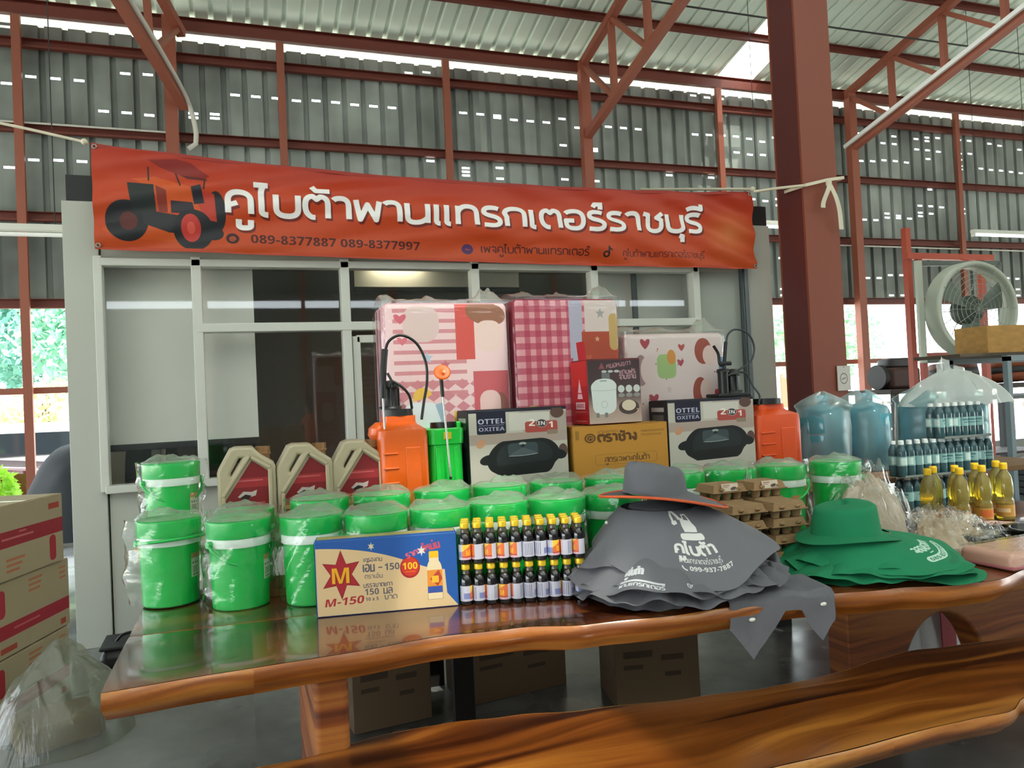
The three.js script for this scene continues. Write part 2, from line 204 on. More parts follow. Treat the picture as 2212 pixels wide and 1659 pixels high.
{ const t = truss('left red steel roof truss end hanging above the tractor banner, white pipe along it', [-0.51, 5.06, -9.72], [-0.55, 6.0, -9.72], [-0.3, 0.26, 1], 6, 5); const d = V(-0.3, 0.26, 1).normalize();
  part('white_pipe', TU([d.clone().multiplyScalar(6).add(V(0.07, 0.02, 0)).toArray(), d.clone().multiplyScalar(0.2).add(V(0.07, 0.02, 0)).toArray(), [0.07, -0.06, 0.02], [0.1, -0.2, 0], [0.1, -0.44, 0], [0.02, -0.5, 0]], 0.03, 60), M.pvc, t);
}
{ const t = thing('conduit_pipe', 'long pale strip light trunking running along the right roof truss', 'pipe', [9.36, 5.26, -9.85]); part('trunking', beam([0, 0, 0], [0, TAN * 9.6, 9.6], 0.04, 0.06), S(0xf2f4f0, 0.4), t); }
{ const t = thing('steel_column', 'big red painted steel column with a white cord tied round it', 'column', [4.48, 0, -5.16]);
  part('front_flange', BX(0.34, 7.4, 0.025, 0, 3.7, 0.15), M.column, t); part('back_flange', BX(0.34, 7.4, 0.025, 0, 3.7, -0.15), M.column, t); part('web', BX(0.025, 7.4, 0.28, -0.05, 3.7, 0), M.column, t);
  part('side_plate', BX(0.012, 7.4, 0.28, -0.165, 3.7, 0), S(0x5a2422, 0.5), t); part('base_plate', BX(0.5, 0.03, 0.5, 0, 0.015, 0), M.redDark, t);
  part('top_plate', BX(0.4, 0.03, 0.4, 0, 7.38, 0), M.redDark, t); }
{ const t = thing('cable', 'thin dark cable strung across under the roof sheets', 'cable', [0, 0, 0]); part('wire', TU([[3.2, 6.37, -8.4], [7.2, 6.36, -8.4], [11, 6.37, -8.4], [16, 6.36, -8.4]], 0.012, 40, 6), M.darkGrey, t); }
// ---------------------------------------------------------------- the glazed office booth behind the table
{
  const z = -5.5, fw = M.frame, panel = S(0xb4b7ae, 0.5), glassM = PH(0xffffff, 0.02, { transmission: 1, ior: 1.5 });
  const o = struct('wall_office');
  // shell: corner posts, low wall, side, back, ceiling, dark fascia
  part('corner_post', RB(0.2, 2.82, 0.12, -0.93, 1.41, z - 0.02, 0.004), panel, o); part('corner_post', RB(0.3, 2.82, 0.12, 4.17, 1.41, z - 0.02, 0.004), panel, o);
  part('right_panel', BX(0.5, 1.85, 0.06, 3.79, 1.9, z - 0.03), S(0xa4aaa2, 0.5), o);
  part('low_wall', BX(4.9, 0.97, 0.08, 1.63, 0.485, z - 0.02), panel, o);
  part('head_beam', BX(4.9, 0.4, 0.08, 1.63, 2.62, z - 0.02), panel, o);
  part('side_panel', merge([BX(0.06, 2.82, 3.6, -1.0, 1.41, z - 1.85), BX(0.06, 2.82, 3.6, 4.31, 1.41, z - 1.85)]), panel, o);
  part('back_panel', BX(5.3, 2.82, 0.06, 1.65, 1.41, z - 3.65), S(0x6a6460, 0.7), o);
  part('office_ceiling', BX(5.3, 0.06, 3.65, 1.65, 2.79, z - 1.85), S(0x8e8f8a, 0.7), o);
  part('office_floor', BX(5.3, 0.02, 3.6, 1.65, 0.01, z - 1.85), S(0x3c3a38, 0.5), o);
  part('roof_fascia', BX(5.32, 0.17, 3.7, 1.655, 2.905, z - 1.83), S(0x101618, 0.5), o);
  part('corner_trim', RB(0.035, 2.82, 0.03, 4.05, 1.41, z + 0.05, 0.004), S(0x6d787c, 0.4), o); part('corner_trim', RB(0.02, 2.82, 0.03, 4.0, 1.41, z + 0.05, 0.004), S(0x3a4246, 0.4), o);
  // glazing frame
  const mx = [-0.257, 0.706, 1.657, 2.628, 3.55];
  for (const x of mx) part('mullion', RB(0.062, 1.5, 0.1, x, 1.72, z + 0.03, 0.006), fw, o);
  part('mullion', RB(0.05, 1.5, 0.09, -0.835, 1.72, z + 0.03, 0.006), fw, o);
  part('rail', RB(3.83, 0.06, 0.1, 1.65, 2.0, z + 0.035, 0.006), fw, o); part('sill', RB(4.4, 0.05, 0.12, 1.37, 0.985, z + 0.04, 0.006), fw, o); part('head_rail', RB(4.4, 0.05, 0.1, 1.37, 2.43, z + 0.03, 0.006), fw, o);
  // panes
  let n = 1; const pane = (x0, x1, y0, y1) => { const w = struct('window_' + n++); part('pane', BX(x1 - x0, y1 - y0, 0.006, (x0 + x1) / 2, (y0 + y1) / 2, z), glassM, w); };
  pane(-0.81, -0.29, 1.01, 2.41);
  for (let i = 0; i < 4; i++) { pane(mx[i] + 0.03, mx[i + 1] - 0.03, 2.03, 2.41); if (i === 0 || i === 3) pane(mx[i] + 0.03, mx[i + 1] - 0.03, 1.01, 1.97); }
  const d = struct('door_1'); part('door_frame', merge([RB(0.055, 1.9, 0.06, 0.77, 0.98, z + 0.03), RB(0.055, 1.9, 0.06, 1.6, 0.98, z + 0.03), RB(0.83, 0.055, 0.06, 1.185, 1.91, z + 0.03), RB(0.83, 0.2, 0.06, 1.185, 0.12, z + 0.03)]), fw, d); part('pane', BX(0.8, 1.7, 0.006, 1.185, 1.05, z), glassM, d); part('door_handle', rod([1.53, 0.95, z + 0.1], [1.53, 1.15, z + 0.1], 0.012), M.galv, d);
  const d2 = struct('door_2'); part('door_frame', merge([RB(0.055, 1.9, 0.06, 1.72, 0.98, z + 0.03), RB(0.055, 1.9, 0.06, 2.56, 0.98, z + 0.03), RB(0.83, 0.055, 0.06, 2.14, 1.91, z + 0.03), RB(0.83, 0.2, 0.06, 2.14, 0.12, z + 0.03)]), fw, d2); part('pane', BX(0.8, 1.7, 0.006, 2.14, 1.05, z), glassM, d2); part('door_handle', rod([1.8, 0.95, z + 0.1], [1.8, 1.15, z + 0.1], 0.012), M.galv, d2);
  // roller blinds seen through the glass
  const blindM = S(0xd2d5cd, 0.85), bar = S(0x111316, 0.4);
  const blind = (label, x0, x1, y0, y1, zz) => { const t = thing('roller_blind', label, 'blind', [(x0 + x1) / 2, y0, zz], 0, 'roller blinds in the office'); part('fabric', BX(x1 - x0, y1 - y0, 0.004, 0, (y1 - y0) / 2, 0), blindM, t); part('bottom_bar', RB(x1 - x0 + 0.01, 0.045, 0.02, 0, -0.01, 0.004), bar, t); part('roller_tube', rod([-(x1 - x0) / 2, y1 - y0, 0], [(x1 - x0) / 2, y1 - y0, 0], 0.025), blindM, t); };
  blind('pale roller blind drawn low behind the leftmost office panes, dark bar at its foot', -0.86, 0.098, 1.245, 2.68, -5.66);
  blind('short pale roller blind high up in the middle of the office', 0.98, 2.54, 2.49, 2.7, -6.9);
  blind('wide pale roller blind behind the right office panes', 2.72, 3.98, 1.1, 2.7, -5.75);
  part('interior_mullion', BX(0.04, 1.6, 0.03, 3.1, 1.9, -5.66), S(0x3c4648, 0.5), o);
  // two ceiling lights inside the office
  for (const [x, side] of [[1.36, 'left'], [3.1, 'right']]) {
    const t = thing('ceiling_light', side + ' square ceiling light glowing inside the office above the glass', 'light', [x, 2.74, -7.0], 0, 'office ceiling lights');
    const glow = S(0xfff4cc, 0.6, { emissive: 0xfff0bf, emissiveIntensity: 1.6 }); part('housing', BX(0.5, 0.03, 0.5, 0, 0.005, 0), M.white, t); part('diffuser', BX(0.46, 0.006, 0.22, 0, -0.014, 0.12), glow, t); part('diffuser', BX(0.46, 0.006, 0.22, 0, -0.014, -0.12), glow, t);
    const l = new THREE.RectAreaLight(0xfff0cc, 9, 0.46, 0.46); l.position.set(x, 2.715, -7.0); l.lookAt(x, 0, -7.0); scene.add(l);
  }
  { const t = thing('desk', 'dark office desk with papers seen through the lower left pane', 'desk', [0.1, 0.021, -6.4]); part('desk_top', RB(1.5, 0.04, 0.7, 0, 0.98, 0), M.darkGrey, t); part('modesty_panel', BX(1.4, 0.9, 0.03, 0, 0.48, 0.25), M.darkGrey, t); part('leg', BX(0.04, 0.96, 0.6, -0.7, 0.48, 0), M.darkGrey, t); part('leg', BX(0.04, 0.96, 0.6, 0.7, 0.48, 0), M.darkGrey, t); }
  { const t = thing('office_chair', 'black office chair back behind the lower left pane', 'chair', [-0.15, 0.021, -6.95]); part('backrest', RB(0.48, 0.5, 0.08, 0, 1.05, 0, 0.04, 4), M.black, t); part('seat', RB(0.5, 0.08, 0.48, 0, 0.5, 0.22, 0.03, 3), M.black, t); part('back_bar', beam([0, 0.5, 0.02], [0, 0.9, 0], 0.05, 0.03), M.black, t); part('column', CY(0.03, 0.03, 0.4, 0, 0.26, 0.2), M.black, t); for (let k = 0; k < 5; k++) part('foot', beam([0, 0.06, 0.2], [0.28 * Math.cos(k * 1.257), 0.03, 0.2 + 0.28 * Math.sin(k * 1.257)], 0.04, 0.04), M.black, t); }
  { const t = thing('paper_stack', 'white papers pinned upright in the corner of the lower left pane', 'paper', [-0.62, 1.021, -6.3]); part('sheet', BX(0.06, 0.2, 0.1, 0, 0.1, 0), M.white, t); part('sheet', BX(0.02, 0.26, 0.08, 0.05, 0.13, 0.03), M.white, t); part('tray', BX(0.18, 0.02, 0.2, 0.02, 0, 0), M.darkGrey, t); }
}
// ---------------------------------------------------------------- the banner
{
  const W = 2048, H = 290;
  const mpx = (x) => ((x + 0.83) / 4.904) * W;
  const tex = canvasTex(W, H, (x) => {
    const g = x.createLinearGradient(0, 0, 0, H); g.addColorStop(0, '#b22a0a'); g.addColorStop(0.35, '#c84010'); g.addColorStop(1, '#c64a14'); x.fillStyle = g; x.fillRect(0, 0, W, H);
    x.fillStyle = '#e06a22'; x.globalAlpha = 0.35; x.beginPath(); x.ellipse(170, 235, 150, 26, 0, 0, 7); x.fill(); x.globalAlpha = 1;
    // printed orange tractor, front three-quarter view
    const P = (c, pts) => { x.fillStyle = c; x.beginPath(); pts.forEach(([a, b], i) => (i ? x.lineTo(a, b) : x.moveTo(a, b))); x.closePath(); x.fill(); };
    const E2 = (c, a, b, r1, r2) => { x.fillStyle = c; x.beginPath(); x.ellipse(a, b, r1, r2, 0, 0, 7); x.fill(); };
    E2('#171a22', 300, 165, 24, 62); E2('#171a22', 78, 208, 52, 58); E2('#5a1d1c', 82, 208, 22, 28); P('#23242c', [[112, 170], [250, 190], [280, 235], [180, 236], [120, 215]]);
    P('#d8571c', [[92, 86], [150, 74], [236, 96], [262, 170], [170, 176], [140, 108]]); P('#1b2325', [[82, 98], [146, 98], [150, 180], [92, 178]]); P('#8a2c1a', [[150, 100], [176, 112], [178, 176], [156, 176]]); P('#2a2330', [[186, 140], [240, 140], [246, 176], [186, 176]]);
    P('#c23a2a', [[256, 100], [296, 112], [300, 196], [262, 190]]); P('#1c1d2c', [[238, 96], [262, 86], [270, 140], [244, 146]]); x.strokeStyle = '#33201d'; x.lineWidth = 4; x.beginPath(); x.moveTo(134, 88); x.lineTo(134, 48); x.moveTo(212, 96); x.lineTo(196, 40); x.moveTo(270, 100); x.lineTo(276, 50); x.stroke();
    P('#8e1c14', [[134, 28], [206, 16], [240, 22], [286, 58], [274, 68], [212, 62], [160, 44]]); P('#5c1616', [[212, 62], [276, 66], [280, 74], [230, 72]]);
    E2('#171a22', 240, 224, 50, 62); E2('#c4332a', 234, 218, 25, 42); E2('#e0574a', 234, 218, 10, 18); E2('#171a22', 290, 230, 26, 22);
    // name of the shop
    const name = 'คูโบต้าพานแทรกเตอร์ราชบุรี', a = mpx(-0.065), b = mpx(3.585);
    x.save(); x.transform(1, -0.008, 0, 1, 0, 0); fitThai(x, name, a + 4, b + 4, 168 + 8, 66, 'rgba(90,12,10,0.8)', 0.27); fitThai(x, name, a, b, 168, 66, '#ffffff', 0.25); x.restore();
    // contact line
    const y = 256; E2('#3a1014', mpx(-0.02), y - 12, 17, 17); txt(x, '@', mpx(-0.02), y - 4, 22, '#e0602a', 'bold', 'center'); txt(x, '089-8377887 089-8377997', mpx(0.09), y, 40, '#4a0d08', 'bold');
    E2('#472060', mpx(1.58), y - 10, 18, 18); txt(x, '~', mpx(1.58), y + 1, 30, '#c8431a', 'bold', 'center'); fitThai(x, 'เพจคูโบต้าพานแทรกเตอร์', mpx(1.68), mpx(2.55), y - 2, 21, '#5a140a', 0.2);
    x.strokeStyle = '#2a1216'; x.lineWidth = 6; x.beginPath(); x.arc(mpx(2.7) - 4, y - 8, 9, 0, 7); x.moveTo(mpx(2.7) + 5, y - 8); x.lineTo(mpx(2.7) + 5, y - 36); x.quadraticCurveTo(mpx(2.7) + 8, y - 26, mpx(2.7) + 18, y - 24); x.stroke(); fitThai(x, 'คูโบต้าพานแทรกเตอร์ราชบุรี', mpx(2.83), mpx(3.58), y - 2, 19, '#6a1a0c', 0.18);
    // soft pale backing at the right end
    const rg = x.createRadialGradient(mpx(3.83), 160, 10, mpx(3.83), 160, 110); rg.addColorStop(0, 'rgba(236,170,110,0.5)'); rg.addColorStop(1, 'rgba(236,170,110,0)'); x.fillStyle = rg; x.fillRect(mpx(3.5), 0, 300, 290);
  });
  const t = thing('banner', 'long orange vinyl banner with tractor print and white lettering above the office', 'banner', [0, 0, -5.355]);
  const f = (u, v) => { const x = -0.83 + 4.904 * u - 0.004 * v, s = 4 * u * (1 - u), top = 3.161 - 0.089 * u - 0.082 * Math.pow(s, 0.8), bot = 2.494 - 0.069 * u - 0.012 * s;
    const w = 0.012 * Math.sin(u * 7 + v * 9) * s + 0.03 * (fbm(u * 6 + v * 3, v * 5 - u * 9, 3) - 0.45) + 0.02 * Math.sin((v + u * 3.2) * 16) * Math.pow(u, 3) + 0.014 * Math.sin((v * 1.2 - u * 2.4) * 15) * Math.pow(1 - u, 2) + 0.03 * s * Math.sin(v * 3.1); return [x, bot + (top - bot) * v, w + 0.02]; };
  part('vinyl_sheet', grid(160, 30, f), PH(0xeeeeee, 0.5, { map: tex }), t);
  part('hem', grid(80, 2, (u, v) => { const p = f(u, 1); return [p[0], p[1] - 0.02 + 0.022 * v, p[2] + 0.003]; }), S(0x9a2412, 0.5), t); part('hem', grid(80, 2, (u, v) => { const p = f(u, 0); return [p[0], p[1] + 0.02 - 0.022 * v, p[2] + 0.003]; }), S(0xb43c18, 0.5), t);
  for (const [u, v] of [[0.004, 0.97], [0.996, 0.97], [0.004, 0.03], [0.996, 0.03]]) { const p = f(u, v); part('eyelet', new THREE.TorusGeometry(0.012, 0.004, 8, 16).translate(p[0], p[1], p[2] + 0.006), M.galv, t); }
  { const r = thing('cord', 'white cord holding the upper left corner of the banner', 'cord', [-0.85, 3.16, -5.35], 0, 'banner cords'); part('strand', TU([[0, 0, 0], [-0.5, 0.1, -0.02], [-1.6, 0.27, -0.1], [-5, 0.9, -0.3]], 0.009, 30, 6), M.rope, r); part('knot', new THREE.SphereGeometry(0.02, 10, 8).translate(-0.02, 0.005, 0), M.rope, r); }
  { const r = thing('cord', 'white cloth strap from the banner right corner knotted round the red column', 'cord', [4.09, 3.07, -5.33], 0, 'banner cords'); const k = [0.42, -0.02, 0.395];
    part('strand', TU([[0, 0, 0], [0.1, -0.01, 0.15], [0.21, -0.04, 0.37]], 0.012, 20, 6), M.rope, r); part('wrap', grid(20, 2, (u, v) => { const P = [[0.21, -0.05, 0.37], [0.3, -0.03, 0.385], [0.42, 0.0, 0.38], [0.6, 0.03, 0.375], [0.6, 0.02, 0.15], [0.2, -0.04, 0.1], [0.21, -0.05, 0.37]]; const q = u * 6, i = Math.min(5, Math.floor(q)), f2 = q - i; const p = P[i].map((c, j) => c + (P[i + 1][j] - c) * f2); return [p[0], p[1] + 0.025 * v, p[2]]; }), M.rope, r);
    part('knot', RB(0.05, 0.05, 0.03, ...k, 0.014, 3), M.rope, r); for (const [dx, L] of [[-0.07, 0.19], [0.1, 0.36]]) part('loose_end', grid(2, 14, (u, v) => [k[0] + dx * Math.sin(v * 1.6) + (u - 0.5) * 0.045, k[1] - 0.01 - L * v, k[2] + 0.012 + 0.01 * Math.sin(v * 5)]), M.rope, r); }
  { const r = thing('cord', 'short white cord from the right banner corner back to the wall girt', 'cord', [4.1, 3.1, -5.36], 0, 'banner cords'); part('strand', TU([[0, 0, 0], [-0.15, 0.13, -0.5], [-0.32, 0.34, -1.3]], 0.012, 16, 6), M.rope, r); part('knot', new THREE.SphereGeometry(0.022, 10, 8), M.rope, r); }
}
{ const t = thing('notice_plate', 'small white notice with a round emblem fixed low on the red column', 'sign', [4.6, 1.48, -4.985]); const tx = canvasTex(96, 128, (x) => { x.fillStyle = '#cfc9c2'; x.fillRect(0, 0, 96, 128); x.strokeStyle = '#5a5450'; x.lineWidth = 4; x.beginPath(); x.arc(46, 66, 26, 0, 7); x.stroke(); x.beginPath(); x.moveTo(30, 70); x.lineTo(62, 62); x.stroke(); }); part('plate', BX(0.13, 0.2, 0.006), S(0xffffff, 0.5, { map: tx }), t); part('screw', CY(0.005, 0.005, 0.01).rotateX(Math.PI / 2).translate(0, 0.09, 0.004), M.galv, t); }
// ---------------------------------------------------------------- table, bench and the raised tier
const woodTop = woodTex([46, 20, 10], [84, 40, 20], [128, 72, 36], 1024, 512, 0, [[0.3, 0.4, 0.8], [0.75, 0.6, 0.7]]), woodEdge = woodTex([108, 54, 18], [168, 98, 38], [206, 144, 70], 512, 128, 7), woodBench = woodTex([48, 16, 4], [122, 64, 20], [186, 120, 46], 1024, 512, 21, [[0.55, 0.5, 1.2], [0.2, 0.45, 0.9]]);
woodTop.repeat.set(0.28, 0.9); woodEdge.repeat.set(0.6, 2.5); woodBench.repeat.set(0.33, 1.0);
const topM = PH(0xffffff, 0.22, { map: woodTop, clearcoat: 0.8, clearcoatRoughness: 0.06 }), edgeM = PH(0xffffff, 0.3, { map: woodEdge, clearcoat: 0.5, clearcoatRoughness: 0.12 }), benchM = PH(0xffffff, 0.3, { map: woodBench, clearcoat: 0.5, clearcoatRoughness: 0.16 }), legM = S(0xd8c0ac, 0.55, { map: woodEdge }), darkWood = S(0x5a3418, 0.6);
// slab with live edges: front(x), back(x) give z of the two long edges
function slab(x0, x1, front, back, y, th, n, bulgeF, bulgeB, mt, me) {
  const top = [], ed = [], P = (x, t) => x0 + (x1 - x0) * x;
  const topG = grid(n, 10, (u, v) => { const x = P(u), a = front(x), b = back(x); return [x, y - 0.004 * Math.pow(Math.abs(2 * v - 1), 6), a + (b - a) * v]; }); worldUV(topG, 1, 'xz');
  const botG = grid(n, 1, (u, v) => { const x = P(u), a = front(x), b = back(x); return [x, y - th, b + (a - b) * v + (v ? -0.05 : 0.04)]; }); worldUV(botG, 1, 'xz');
  const edge = (f, s, bulge) => worldUV(grid(n, 6, (u, v) => { const x = P(u), w = fbm(x * 3.1 + s * 9, v * 1.6, 3) - 0.45; return [x, y - 0.004 - th * v, f(x) + s * (bulge * Math.sin(Math.PI * Math.min(1, v * 1.1 + 0.08)) + w * 0.022 * (v > 0 && v < 1 ? 1 : 0.2) - 0.045 * v * v)]; }), 1, 'xy');
  ed.push(edge(front, 1, bulgeF)); ed.push(edge(back, -1, bulgeB));
  const end = (x) => worldUV(grid(8, 3, (u, v) => { const a = front(x), b = back(x); return [x, y - 0.004 - (th - 0.004) * v, a + (b - a) * u + (0.5 - u) * -0.09 * v * v]; }), 1, 'zy');
  return { top: topG, bottom: botG, edge: merge(ed), ends: [end(x0), end(x1)], mt, me };
}
const interp = (T) => (x) => { if (x <= T[0][0]) return T[0][1]; for (let i = 1; i < T.length; i++) if (x <= T[i][0]) { const t = (x - T[i - 1][0]) / (T[i][0] - T[i - 1][0]), s = t * t * (3 - 2 * t); return T[i - 1][1] + (T[i][1] - T[i - 1][1]) * s; } return T[T.length - 1][1]; };
const TY = 0.76;
{
  const t = thing('slab_table', 'long glossy live-edge wooden slab table carrying all the goods', 'table', [0, 0, 0]);
  const front = interp([[-0.36, -2.17], [-0.1, -2.185], [0.25, -2.19], [0.5, -2.215], [0.75, -2.185], [0.95, -2.115], [1.25, -2.075], [1.65, -2.07], [2.0, -2.0], [2.2, -1.935], [2.36, -1.92], [2.6, -1.98], [3.2, -2.12], [3.9, -2.2]]), seam = (x) => -2.655 + 0.05 * x, back = (x) => -3.25;
  const addPlank = (f, b, bf, bb) => { const s = slab(-0.36, 3.95, f, b, TY, 0.085, 120, bf, bb); const p = part('plank', s.top, topM, t); part('live_edge', s.edge, edgeM, p); part('underside', s.bottom, darkWood, p); for (const g of s.ends) part('plank_end', g, legM, p); };
  addPlank(front, (x) => seam(x) + 0.003, 0.018, 0.0); addPlank((x) => seam(x) - 0.003, back, 0.0, 0.01);
  const slabLeg = (x, z0, z1) => { const g = RB(0.1, 0.67, z1 - z0, x, 0.335, (z0 + z1) / 2, 0.02, 3); worldUV(g, 1, 'zy'); return g; };
  part('leg', slabLeg(0.21, -3.05, -2.3), legM, t);
  { const s = new THREE.Shape(); s.moveTo(2.28, 0); s.lineTo(2.28, 0.67); s.lineTo(3.7, 0.67); s.lineTo(3.7, 0); s.lineTo(3.05, 0); s.quadraticCurveTo(3.02, 0.44, 2.76, 0.46); s.quadraticCurveTo(2.52, 0.44, 2.5, 0); s.closePath(); const g = EX(s, 0.1, 0.012, 2, 20).translate(0, 0, -2.62); worldUV(g, 1, 'xy'); part('leg', g, S(0xb8a080, 0.55, { map: woodEdge }), t); }
}
{
  const t = thing('slab_bench', 'live-edge wooden bench slab with streaked brown top in the foreground', 'bench', [0, 0, 0]);
  const back = interp([[-0.7, -2.31], [0.1, -2.29], [0.39, -2.35], [0.56, -2.345], [0.75, -2.31], [1.0, -2.245], [1.34, -2.185], [1.6, -2.15], [1.77, -2.148], [1.94, -2.162], [2.11, -2.195], [2.285, -2.212], [2.43, -2.185], [2.77, -2.148], [3.4, -2.15]]), front = interp([[-0.7, -1.72], [1.23, -1.705], [1.5, -1.7], [1.8, -1.708], [1.97, -1.703], [2.1, -1.692], [2.25, -1.75], [3.4, -1.8]]);
  const s = slab(-0.7, 3.4, front, back, 0.45, 0.08, 110, 0.014, 0.01); part('seat_slab', s.top, benchM, t); part('live_edge', s.edge, edgeM, t); part('underside', s.bottom, darkWood, t); for (const g of s.ends) part('slab_end', g, legM, t);
  for (const x of [-0.2, 2.9]) part('leg', worldUV(RB(0.12, 0.37, 0.34, x, 0.185, -1.95, 0.02, 3), 1, 'zy'), legM, t);
}
const card = (c, k = 0) => { const t = dataTex(128, 128, (u, v) => { const n = 0.9 + 0.2 * fbm(u * 10, v * 10 + k, 3) - 0.05; return c.map((q) => q * n); }); return S(0xffffff, 0.8, { map: t }); };
const cardM = card([176, 140, 92]), cardPale = card([190, 172, 138], 3);
// a carton: boards with slightly open seams and tape, printed front / left / top
function carton(name, label, w, h, d, p, turn, mats, group, o = {}) {
  const t = thing(name, label, 'box', p, turn, group); const base = mats.base || cardM;
  const g = RB(w, h, d, 0, h / 2, 0, 0.004, 2); part('carton_body', g, base, t);
  if (mats.front) part('front_panel', new THREE.PlaneGeometry(w - 0.006, h - 0.006).translate(0, h / 2, d / 2 + 0.0012), mats.front, t);
  if (mats.left) part('side_panel', new THREE.PlaneGeometry(d - 0.006, h - 0.006).rotateY(-Math.PI / 2).translate(-w / 2 - 0.0012, h / 2, 0), mats.left, t);
  if (mats.right) part('side_panel', new THREE.PlaneGeometry(d - 0.006, h - 0.006).rotateY(Math.PI / 2).translate(w / 2 + 0.0012, h / 2, 0), mats.right, t);
  if (mats.top !== null) { const f = mats.top || base; part('top_flap', BX(w - 0.004, 0.003, d / 2 - 0.003, 0, h + 0.0015, d / 4), f, t); part('top_flap', BX(w - 0.004, 0.003, d / 2 - 0.003, 0, h + 0.0015, -d / 4), f, t); if (!o.noTape) part('tape', BX(w - 0.01, 0.001, 0.05, 0, h + 0.0036, 0), S(0xb89a62, 0.3), t); }
  return t;
}
{ // raised tier behind the buckets
  const t = thing('trestle_table', 'plain wooden trestle table standing behind the slab table, raising the back goods', 'table', [2.12, 0, -3.6]);
  for (let k = 0; k < 5; k++) part('plank', RB(5.04, 0.03, 0.132, 0, 0.9, 0.27 - k * 0.134, 0.004), S(0x7a5836, 0.7), t);
  for (const [x, z] of [[-1.25, 0.28], [2.4, 0.28], [-1.25, -0.28], [2.4, -0.28], [0.9, 0.28], [0.9, -0.28]]) part('leg', BX(0.09, 0.885, 0.05, x, 0.4425, z), S(0x1c1612, 0.7), t);
}
{ const t = thing('plank_board', 'narrow wooden board on the table under the rear row of buckets', 'board', [1.45, TY, -2.913], -0.1145); part('board', RB(2.78, 0.028, 0.24, 0, 0.0141, 0, 0.004), S(0x8a6238, 0.6), t); part('end_strip', RB(0.02, 0.028, 0.24, -1.401, 0.0141, 0, 0.004), S(0x6a4a28, 0.6), t); }
// ---------------------------------------------------------------- clear film, buckets
const filmBump = noiseBump(9, 256, [3, 3]);
const filmM = PH(0xffffff, 0.07, { transmission: 1, ior: 1.6, bumpMap: filmBump, bumpScale: 0.0012 }), filmMilk = PH(0xeef4ee, 0.2, { transmission: 0.85, ior: 1.7, bumpMap: filmBump, bumpScale: 0.004 });
const crumple = (g, amp, f, s = 0) => { const p = g.attributes.position; for (let i = 0; i < p.count; i++) { const x = p.getX(i), y = p.getY(i), z = p.getZ(i); p.setXYZ(i, x + amp * (fbm(y * f + s, z * f + 3, 3) - 0.45), y + amp * (fbm(x * f + 7, z * f + s, 3) - 0.45), z + amp * (fbm(x * f + s, y * f + 11, 3) - 0.45)); } g.computeVertexNormals(); return g; };
function heap(w, h, d, n, amp, f, s, rim = 2.2) { return grid(n, n, (u, v) => { const a = u * 2 - 1, b = v * 2 - 1, r = Math.min(1, Math.max(Math.abs(a), Math.abs(b))), ang = Math.atan2(b, a), q = r * (0.85 + 0.3 * fbm(ang * 1.3 + s, s, 2)); return [q * Math.cos(ang) * w / 2, h * Math.pow(1 - Math.pow(r, rim), 0.8) * (0.6 + 0.8 * fbm(a * f + s, b * f, 4)) + (r < 1 ? amp * (vnoise(a * f * 3 + s, b * f * 3) - 0.5) : 0), q * Math.sin(ang) * d / 2]; }); }
const green = PH(0x14b64c, 0.35, { clearcoat: 0.25 }), greenLid = PH(0x16b850, 0.35, { clearcoat: 0.25 }), bandM = S(0xdcebe0, 0.4);
const stickerTex = canvasTex(96, 128, (x) => { x.fillStyle = '#c9cdbb'; x.fillRect(0, 0, 96, 128); x.fillStyle = '#b98a58'; x.fillRect(0, 0, 96, 26); x.fillStyle = '#3f4a3c'; for (const [a, b] of [[18, 52], [44, 52], [70, 52]]) { x.beginPath(); x.arc(a, b, 6, 0, 7); x.fill(); } for (let k = 0; k < 4; k++) x.fillRect(14, 72 + k * 9, 66 - 10 * (k % 2), 3); x.beginPath(); x.arc(26, 116, 6, 0, 7); x.fill(); x.fillRect(40, 112, 42, 6); });
const stickerM = S(0xffffff, 0.5, { map: stickerTex });
const BUCKETS = 'green lidded buckets in clear film';
